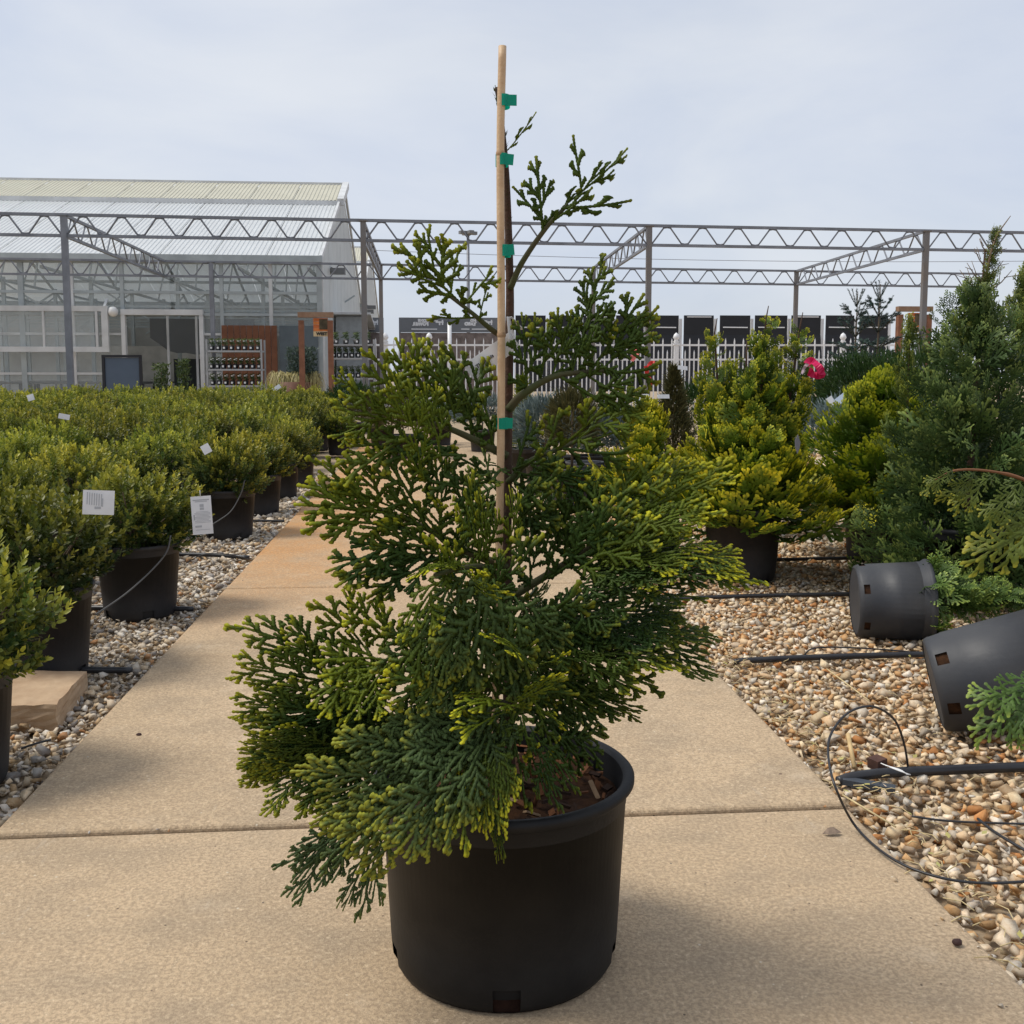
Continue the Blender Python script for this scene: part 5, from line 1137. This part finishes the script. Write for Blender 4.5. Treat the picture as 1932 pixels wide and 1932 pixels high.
# ================================================================== MORE PLANTS BEYOND
GRY = leaf_mat("grey blue conifer foliage", (.09, .135, .13), (.19, .25, .235), (.38, .44, .42), trans=.15)
BRZ = leaf_mat("bronze green foliage", (.055, .055, .022), (.11, .11, .04), (.24, .21, .08), trans=.15)
DOM = leaf_mat("deep green dome foliage", (.02, .055, .016), (.045, .095, .022), (.11, .17, .04), trans=.2)
def shrub(px, ytop, Y, rad, label, m, cat="shrub", n=1500, lw=.018, round_=True, seed=0, name="potted_shrub", zb=.32):
    c = AT(px, ytop, Y); s = tag(empty(name, (c.x, Y, -.025)), label, cat); link("pot", PM, s)
    R = np.random.default_rng(seed+50); V = []; T = []; C = []; zt = c.z
    for i in range(n):
        u = R.uniform(-.6, 1) if round_ else R.random()**1.3; a = R.uniform(0, 2*pi)
        if round_: q = sqrt(max(0, 1-u*u)); rr = R.uniform(.75, 1.05); lump = 1+.12*sin(4*a+seed)+.1*sin(7*a+5*u); p = np.array([q*cos(a)*rad*rr*lump, q*sin(a)*rad*rr*lump, (zt+zb)/2+u*(zt-zb)/2*rr*lump*.95]); d = np.array([q*cos(a), q*sin(a), u+.6])
        else: rr = rad*(1-u)**.8*R.uniform(.5, 1.05); p = np.array([rr*cos(a), rr*sin(a), zb+(zt-zb)*u]); d = np.array([cos(a), sin(a), .9])
        d = d+R.normal(0, .35, 3); d /= np.linalg.norm(d); sd_ = np.cross(d, R.normal(0, 1, 3)); sd_ /= np.linalg.norm(sd_); L = lw*R.uniform(2, 4.5); k = len(V)*6
        q2 = np.cross(d, sd_)
        V.append(np.array([p-sd_*lw*.3, p+sd_*lw*.3, p+d*L, p-q2*lw*.3, p+q2*lw*.3, p+d*L*.95])); T += [(k, k+1, k+2), (k+3, k+4, k+5)]
        y = R.random()**2; C.append(np.array([(y*.3, R.random(), 0, R.random()*.6)]*2+[(y, R.random(), 0, .9)]+[(y*.3, R.random(), 0, R.random()*.6)]*2+[(y, .5, 0, .9)]))
    link("crown", np_mesh("crown", np.concatenate(V), tris=np.array(T), m=m, col=np.concatenate(C)), s)
    b = MB(); b.tube([(0, 0, .25), (0, 0, zb+(zt-zb)*.8)], [.012, .004], 6)
    b.build("stem", STEMW, s); return s
shrub(1640, 662, 9.5, .50, "dense deep green dome shrub behind the low golden cypress", DOM, n=5200, lw=.02, seed=1)
shrub(1612, 700, 11.5, .5, "dark green shrub just left of the deep green dome", DOM, n=2500, lw=.022, seed=21)
shrub(1080, 728, 7.6, .17, "rounded olive brown dwarf conifer seen between the sprays right of the cane", BRZ, n=2200, lw=.018, seed=2, zb=.40)
shrub(1030, 745, 8.3, .24, "blue grey spreading conifer just right of the cane", GRY, n=2600, lw=.02, seed=3)
shrub(1165, 765, 7.9, .30, "silvery blue conifer below the white tags", GRY, n=2600, lw=.02, seed=4)
shrub(1120, 775, 8.8, .28, "silvery blue conifer behind the olive brown dwarf one", GRY, n=2200, lw=.02, seed=5)
shrub(986, 705, 9.8, .17, "upright yellow dwarf conifer close beside the cane", GOLD, n=1500, lw=.02, seed=6, round_=False)
shrub(1272, 688, 8.6, .20, "bronze green conical conifer left of the tall golden cypress", BRZ, n=2600, lw=.02, seed=7, round_=False)
shrub(1585, 750, 7.4, .34, "grey green conifer with blue and white tags, between the golden cypresses", GRY, n=2800, lw=.018, seed=8)
shrub(1320, 720, 9.2, .30, "green conifer behind the left side of the tall golden cypress", DOM, n=2000, lw=.02, seed=10)
shrub(1420, 700, 10.2, .4, "green conifer right behind the tall golden cypress", DOM, n=2000, lw=.022, seed=11)
shrub(665, 722, 15.5, .4, "green shrub at the far end of the boxwoods, under the right rack", DOM, n=1600, lw=.025, seed=12)
shrub(720, 735, 14.0, .4, "olive green shrub at the far end of the path on its left", BRZ, n=1600, lw=.025, seed=13)
shrub(1745, 650, 8.2, .45, "broad green conifer behind the dark arborvitae", DOM, n=3000, lw=.022, seed=14)
shrub(830, 760, 14.5, .5, "dark shrub far up the path behind the left sprays", DOM, n=1600, lw=.025, seed=15)
shrub(910, 745, 13.2, .4, "grey green shrub far up the path behind the cane", GRY, n=1600, lw=.025, seed=16)
shrub(760, 770, 12.2, .4, "olive shrub far up the path behind the left sprays", BRZ, n=1600, lw=.025, seed=17)
# spruces
SPR = leaf_mat("blue spruce needles", (.022, .05, .042), (.045, .08, .068), (.10, .14, .12), trans=.1)
def spruce(px, ytop, Y, rad, label, seed):
    c = AT(px, ytop, Y); s = tag(empty("spruce_tree", (c.x, Y, -.03)), label, "spruce"); R = np.random.default_rng(seed); zt = c.z; z0 = .30
    b = MB(); b.tube([(0, 0, 0), (0, 0, zt*.6), (.01, 0, zt)], [.022, .012, .003], 6); V = []; T = []; C = []
    def needles(p, e, n, L):
        d = e-p; ln = np.linalg.norm(d); d = d/ln
        for i in range(n):
            t = R.random(); a = R.normal(0, 1, 3); a -= d*a.dot(d); a /= np.linalg.norm(a); q = p+(e-p)*t; nd = a*.8+d*.6; sd_ = np.cross(nd, d); sd_ = sd_/np.linalg.norm(sd_)*.0032; k = len(V)*3
            V.append(np.array([q-sd_, q+sd_, q+nd*L])); T.append((k, k+1, k+2)); C.append(np.tile((R.random()*.6, R.random(), 0, R.random()), (3, 1)))
    z = z0; lev = 0
    while z < zt-.02:
        t = (z-z0)/(zt-z0); n = 7 if t < .75 else 5; r = rad*(1-t)**.75+.02
        for k in range(n):
            a = 2*pi*k/n+R.uniform(-.3, .3)+lev; up = .1+.9*t*t+R.uniform(-.05, .15); e = np.array([r*cos(a), r*sin(a), z+up*r+(.10 if t > .7 else 0)]); p = np.array([0, 0, z])
            b.tube([p, p+(e-p)*.5+np.array([0, 0, -.01]), e], [.006*(1-t)+.002, .004*(1-t)+.002, .0015], 4); needles(p, e, int(170*(1-.3*t)), .022)
            if r > .1:
                for m_ in range(4):
                    q = p+(e-p)*R.uniform(.35, .9); ee = q+np.array([cos(a+R.choice([-1, 1])*.9), sin(a+R.choice([-1, 1])*.9), .25])*r*.38; needles(q, ee, 70, .022)
        z += (zt-z0)*(.075 if t < .6 else .10); lev += .7
    needles(np.array([0, 0, zt*.8]), np.array([.01, 0, zt+.02]), 60, .016)
    b.build("trunk", STEMW, s); link("crown", np_mesh("crown", np.concatenate(V), tris=np.array(T), m=SPR, col=np.concatenate(C)), s)
spruce(1617, 545, 10.6, .42, "young blue green spruce with a forked top, left of the right portal", 1)
spruce(1660, 530, 10.2, .40, "young blue green spruce with a spiky top, nearest the right portal", 2)
spruce(1735, 640, 9.6, .36, "low dark spruce in front of the right timber portal", 3)
# grey and black pots beyond the conifer
for (px, py, m, rr, hh, lab) in ((1106, 938, mat("pale grey plastic", (.20, .20, .205), .5), .15, .30, "pale grey pot in the sun seen under the right hand sprays"), (1052, 922, BLK2, .17, .30, "black pot behind the cane, left of the pale grey pot"), (1010, 880, BLK2, .16, .3, "black pot farther up the right edge of the path")):
    c = G(px, py); s = tag(empty("plant_pot", (c.x, c.y+.1, -.02)), lab, "pot"); b = MB(); po, pi_ = pot_profile(rr, rr*.85, hh, .009); b.lathe(po, 32); b.lathe(pi_, 32); b.lathe([(rr-.02, hh-.04), (.001, hh-.03)], 24); b.build("shell", m, s)
for (px, py, Y, lab, w, h, r_) in ((1215, 752, 6.9, "white folded tag standing in the silvery conifer, left of its twin", 24, 18, .2), (1252, 748, 6.9, "flat white tag beside the folded one, at the foot of the bronze conifer", 24, 8, .0), (1568, 757, 6.6, "white triangular tag in the grey green conifer", 14, 18, .5), (1588, 752, 6.6, "blue and white tag in the grey green conifer", 30, 14, .6), (1288, 694, 8.3, "white tag on the twigs by the bronze conifer", 20, 8, -.1)):
    r = tag(empty("price_tag"), lab, "tag"); c = AT(px, py, Y); k = Y/F; b = MB(); b.box(c, (w*k, .002, h*k), M=frame((0, 0, 0), (cos(r_), .2, sin(r_)), (0, -1, .3)).to_3x3() @ Matrix.Rotation(pi/2, 3, 'X')); b.build("card", mat("pale blue white tag", (.55, .64, .76), .5) if "blue and" in lab else PAPER, r)
def ribbon(pts, Y, w, m, name, lab, cat, flare=1.0):
    r = tag(empty(name), lab, cat); P = bez([AT(x, y, Y+.02*math.sin(i*2)) for i, (x, y) in enumerate(pts)], 5); V = []; n = len(P)
    for i, p in enumerate(P):
        ww = w*(1+(flare-1)*i/(n-1)); d = (P[min(i+1, n-1)]-P[max(0, i-1)]).normalized(); s = d.cross(Vector((0, -1, .2+.5*sin(i)))).normalized()*ww/2; V += [p-s, p+s, p-s+Vector((0, .002, 0)), p+s+Vector((0, .002, 0))]
    b = MB(); Fc = []
    for i in range(n-1):
        k = i*4; Fc += [(k, k+1, k+5, k+4), (k+2, k+6, k+7, k+3)]
    b.add(V, Fc, False); b.build("tape", m, r); return r
PINK = mat("hot pink flagging tape", (.75, .02, .13), .4, .4, trans=.3); REDT = mat("red flagging tape", (.72, .06, .05), .45, .4, trans=.25); GRYR = mat("greyed pink tape", (.45, .34, .37), .6)
ribbon([(1521, 688), (1530, 680), (1545, 692), (1551, 706), (1538, 708), (1526, 700)], 4.72, .032, PINK, "flagging_tape", "bright pink tape knotted on the tall golden cypress", "ribbon", 1.2)
ribbon([(1524, 686), (1517, 695), (1513, 706)], 4.70, .018, GRYR, "flagging_tape", "faded end of tape beside the bright pink tape", "ribbon", .5)
ribbon([(1236, 684), (1228, 686), (1226, 692), (1234, 690)], 8.2, .04, REDT, "flagging_tape", "red tape bow on the twig by the bronze conifer", "ribbon")
ribbon([(1219, 690), (1221, 705), (1225, 715), (1227, 728)], 8.2, .035, REDT, "flagging_tape", "long red tape hanging down under the red bow", "ribbon")
ribbon([(1192, 664), (1202, 662), (1196, 672), (1190, 680)], 8.4, .05, mat("faded red tape", (.80, .22, .18), .5), "flagging_tape", "faded red tape at the tips of the right hand sprays", "ribbon")
gt = tag(empty("grey_tag"), "grey teardrop tag hanging in the tall golden cypress", "tag"); b = MB(); c = AT(1505, 835, 4.32)
b.add([c+Vector((0, 0, .035)), c+Vector((.013, 0, .0)), c+Vector((.008, 0, -.03)), c+Vector((0, 0, -.05)), c+Vector((-.010, 0, -.02)), c+Vector((-.012, 0, .01))]+[c+Vector((0, .003, .035)), c+Vector((.013, .003, .0)), c+Vector((.008, .003, -.03)), c+Vector((0, .003, -.05)), c+Vector((-.010, .003, -.02)), c+Vector((-.012, .003, .01))], [(0, 1, 2, 3, 4, 5)[::-1], (6, 7, 8, 9, 10, 11)]+[(k, (k+1) % 6, 6+(k+1) % 6, 6+k) for k in range(6)]); b.build("card", mat("slate tag", (.17, .17, .19), .6), gt)

# ================================================================== IRRIGATION AND LITTER
PIPE = mat("black poly pipe", (.016, .016, .019), .38, .45, col2=(.03, .03, .033), scale=12)
def pipe(pts, r, label, cat="irrigation pipe", name="irrigation_pipe", m=PIPE, group=None):
    o = tag(empty(name), label, cat, group); b = MB(); b.tube(bez(pts, 10), r, 10 if r > .004 else 7); b.build("tube", m, o); return o
def gx(px, py, z): return G(px, py, z)
pipe([(1.0, 4.32, -.004), (1.5, 4.34, .0), (2.2, 4.35, -.003), (3.4, 4.36, -.004)], .0095, "black irrigation pipe running to the base of the first tipped pot")
pipe([(1.04, 3.335, -.006), (1.12, 3.335, -.001), (1.5, 3.345, .002), (2.6, 3.36, .0)], .0105, "black irrigation pipe with a folded end, lying between the two tipped pots")
pipe([(.985, 2.315, -.012), (1.05, 2.322, -.002), (1.25, 2.33, .001), (2.2, 2.34, .002)], .0125, "nearest black irrigation pipe, its folded end by the wire loop")
pipe([(1.3, 5.20, -.005), (2.2, 5.23, -.002), (4.0, 5.26, -.004)], .0095, "black irrigation pipe in the shade under the golden cypresses")
for (y, lab) in ((5.62, "black irrigation pipe ending at the path beyond the tall white tag"), (3.42, "bluish black irrigation pipe from under the pot behind the stone block to the path"), (4.32, "half buried irrigation pipe by the scuffed pot"), (6.95, "thin dark pipe at the path edge before the third pot row")):
    xa = XL-.005-(.03 if y > 5 else .05); pipe([(-2.6, y-.02, -.01), (-1.6, y+.02, .0), (-1.2, y-.02, .002), (xa, y-.10 if y in (5.62,) else y-.03, -.002)], .011 if y < 6 else .008, lab)
fd = tag(empty("pipe_fold"), "flattened bluish end of the nearest irrigation pipe, tucked in the gravel", "pipe end"); b = MB(); b.bar((.995, 2.31, -.008), (1.10, 2.255, -.012), .026, .014); b.build("fold", mat("bluish worn plastic", (.05, .058, .07), .45), fd)
TUBE = "drip tube"
LOOPY = 2.27
pipe([gx(1714, 1452, 0), AT(1705, 1400, 2.31), AT(1685, 1355, 2.28), AT(1645, 1333, 2.24), AT(1600, 1345, 2.20), AT(1568, 1385, 2.14), AT(1563, 1430, 2.08), AT(1578, 1490, 2.0), gx(1615, 1560, .012), gx(1680, 1618, .01), gx(1760, 1652, .01), gx(1850, 1666, .01), gx(1960, 1662, .012)], .0028, "thin black tube looping up off the nearest pipe and along the path edge", TUBE, "drip_tube")
pipe([gx(1515, 1240, .0), AT(1530, 1225, 3.35), AT(1570, 1221, 3.38), AT(1660, 1225, 3.40), gx(1740, 1232, .0)], .0028, "thin drip tube arched just above the middle pipe", TUBE, "drip_tube")
pipe([gx(1720, 1540, .004), gx(1780, 1548, .004), gx(1850, 1552, .006), gx(1960, 1555, .004)], .0025, "thin dark tube half sunk in the near gravel at the right", TUBE, "drip_tube")
pipe([gx(1845, 1545, .006), gx(1880, 1572, .008), gx(1940, 1608, .006)], .0032, "short black tube slanting out of the frame over the near gravel", TUBE, "drip_tube")
pipe([gx(1690, 1110, 0), AT(1720, 1065, 4.4), AT(1755, 1030, 4.5), AT(1758, 990, 4.62)], .003, "grey drip tube rising into the shaded pot behind the tipped one", TUBE, "drip_tube", mat("greyed tube", (.07, .075, .08), .5))
pipe([gx(1715, 1130, .004), gx(1740, 1095, .02), gx(1800, 1085, .02)], .003, "dark drip tube curling out from beneath the first tipped pot", TUBE, "drip_tube")
GTU = mat("dusty grey tube", (.10, .10, .10), .55)
pipe([AT(180, 1160, 3.85), AT(240, 1118, 3.98), AT(290, 1072, 4.10), AT(315, 1040, 4.14), AT(322, 1010, 4.16)], .0035, "dusty grey drip tube arched across the scuffed pot", TUBE, "drip_tube", GTU)
pipe([AT(400, 990, 6.0), AT(435, 965, 6.12), AT(455, 930, 6.18), AT(462, 905, 6.2)], .0035, "dusty grey drip tube running into the pot behind the tall tag", TUBE, "drip_tube", GTU)
pipe([gx(352, 1062, .0), AT(385, 1046, 5.35), AT(430, 1046, 5.3), gx(470, 1055, .004)], .003, "thin drip tube bowed over the pale gravel left of the path", TUBE, "drip_tube")
pipe([gx(40, 1412, .004), gx(70, 1402, .008), gx(95, 1396, .004)], .003, "short black tube end poking from behind the nearest pot", TUBE, "drip_tube")
STK = mat("cut pale stick", (.56, .40, .20), .7, .2, vary=.2, scale=30)
s = tag(empty("wooden_stick"), "short cut wooden stick leaning inside the wire loop", "stick"); b = MB(); b.tube([gx(1612, 1448, .014), AT(1600, 1385, 2.40)+Vector((0, 0, 0))], .0055, 9); b.build("stick", STK, s)
s = tag(empty("bark_lump"), "dark brown square lump lying against the nearest pipe", "debris"); b = MB(); c = gx(1655, 1440, .01); bm = bmesh.new(); bmesh.ops.create_cube(bm, size=1)
for v in bm.verts: v.co = Matrix.Rotation(.5, 3, 'Z') @ Vector((v.co.x*.042*random.uniform(.8, 1.1), v.co.y*.03, v.co.z*.026*random.uniform(.8, 1.2))) + c
me = bpy.data.meshes.new("lump"); bm.to_mesh(me); bm.free(); me.materials.append(mat("dark brown lump", (.075, .035, .025), .8, vary=.3, scale=60)); link("lump", me, s)
s = tag(empty("wire_twist"), "bent white wires lying over the nearest pipe", "wire"); b = MB()
for k in range(3): b.tube(bez([gx(1662+k*4, 1440+k*2, .03), gx(1690+k*4, 1452, .026), gx(1718-k*3, 1462, .016)], 4), .0013, 5)
b.build("wire", WHITE, s)
STRAW = mat("dry straw", (.58, .46, .25), .8, .2, vary=.25, scale=40)
sb = MB()
for i in range(240):
    u = random.random()
    if u < .6: y = random.uniform(1.45, 3.6); x = XR+abs(random.gauss(0, .09))+.01
    else: y = random.uniform(1.5, 5.5); x = random.uniform(XR, min(.62*y, 3))
    a = random.uniform(0, pi); L = random.uniform(.015, .06); z = random.uniform(.0, .01)-.006
    sb.tube([(x, y, z), (x+L*.5*cos(a), y+L*.5*sin(a), z+.003), (x+L*cos(a+.3), y+L*sin(a+.3), z)], .0011, 4)
tag(sb.build("straw", STRAW, None), kind="stuff")
for k, (p0, p1, lab) in enumerate((((1560, 1262), (1640, 1322), "long pale straw slanting over the gravel left of the tipped pot"), ((1290, 1180), (1372, 1202), "long pale straw on the gravel under the right hand sprays"), ((1590, 1500), (1690, 1560), "pale stem along the path edge below the wire loop"))):
    s = tag(empty("straw_stem"), lab, "straw"); b = MB(); b.tube([gx(*p0, .012), gx((p0[0]+p1[0])/2, (p0[1]+p1[1])/2, .014), gx(*p1, .008)], .0022, 6); b.build("stem", STRAW, s)
lm = leaf_mat("fallen yellow leaves", (.40, .34, .10), (.50, .44, .14), (.55, .52, .2), trans=.2)
R = np.random.default_rng(5); V = []; T = []; C = []
for i in range(46):
    y = R.uniform(1.45, 3.4); x = XR+abs(R.normal(0, .10))+.01 if i % 3 else R.uniform(XR, .6*y)
    a = R.uniform(0, 2*pi); L = R.uniform(.010, .022); d = np.array([cos(a), sin(a), .25]); s2 = np.array([-sin(a), cos(a), .15]); k = len(V)*4; p = np.array([x, y, .003])
    V.append(np.array([p, p+d*L*.5+s2*L*.28, p+d*L, p+d*L*.5-s2*L*.28])); T.append((k, k+1, k+2, k+3)); C.append(np.tile((R.random(), R.random(), 0, R.random()), (4, 1)))
tag(link("fallen_leaves", np_mesh("fallen_leaves", np.concatenate(V), quads=np.array(T), m=lm, col=np.concatenate(C))), kind="stuff")
def crumb(px, py, size, m, lab, name="seed_cone", flat=1.0):
    c = gx(px, py, .006); bm = bmesh.new(); bmesh.ops.create_icosphere(bm, subdivisions=2, radius=1)
    for v in bm.verts: v.co = Vector((v.co.x*size*random.uniform(.85, 1.15), v.co.y*size*.8, v.co.z*size*.75*flat*random.uniform(.8, 1.15)+size*.5*flat-.003)) + c
    me = bpy.data.meshes.new("shell"); bm.to_mesh(me); bm.free(); me.materials.append(m); o = tag(empty(name), lab, "debris"); link("shell", me, o)
DKB = mat("dark seed", (.05, .022, .018), .7)
crumb(1806, 1779, .0085, DKB, "round dark brown seed cone on the path near the right edge")
crumb(262, 1387, .0075, DKB, "small dark crumb on the path left of the conifer", "crumb")
crumb(1472, 1460, .006, DKB, "tiny dark chip on the path just above the right joint", "crumb", .5)
s = tag(empty("dry_leaf"), "curled dry grey leaf on the path below the right end of the joint", "leaf"); b = MB(); c = gx(1570, 1574, .003)
b.add([c+Vector(q) for q in ((-.022, 0, .001), (-.008, .008, .010), (.006, .010, .012), (.022, .002, .002), (.008, -.006, .004), (-.008, -.006, .003))], [(0, 5, 1), (1, 5, 4, 2), (2, 4, 3)]); b.build("blade", mat("dry leaf", (.22, .16, .115), .8, vary=.3, scale=80), s)
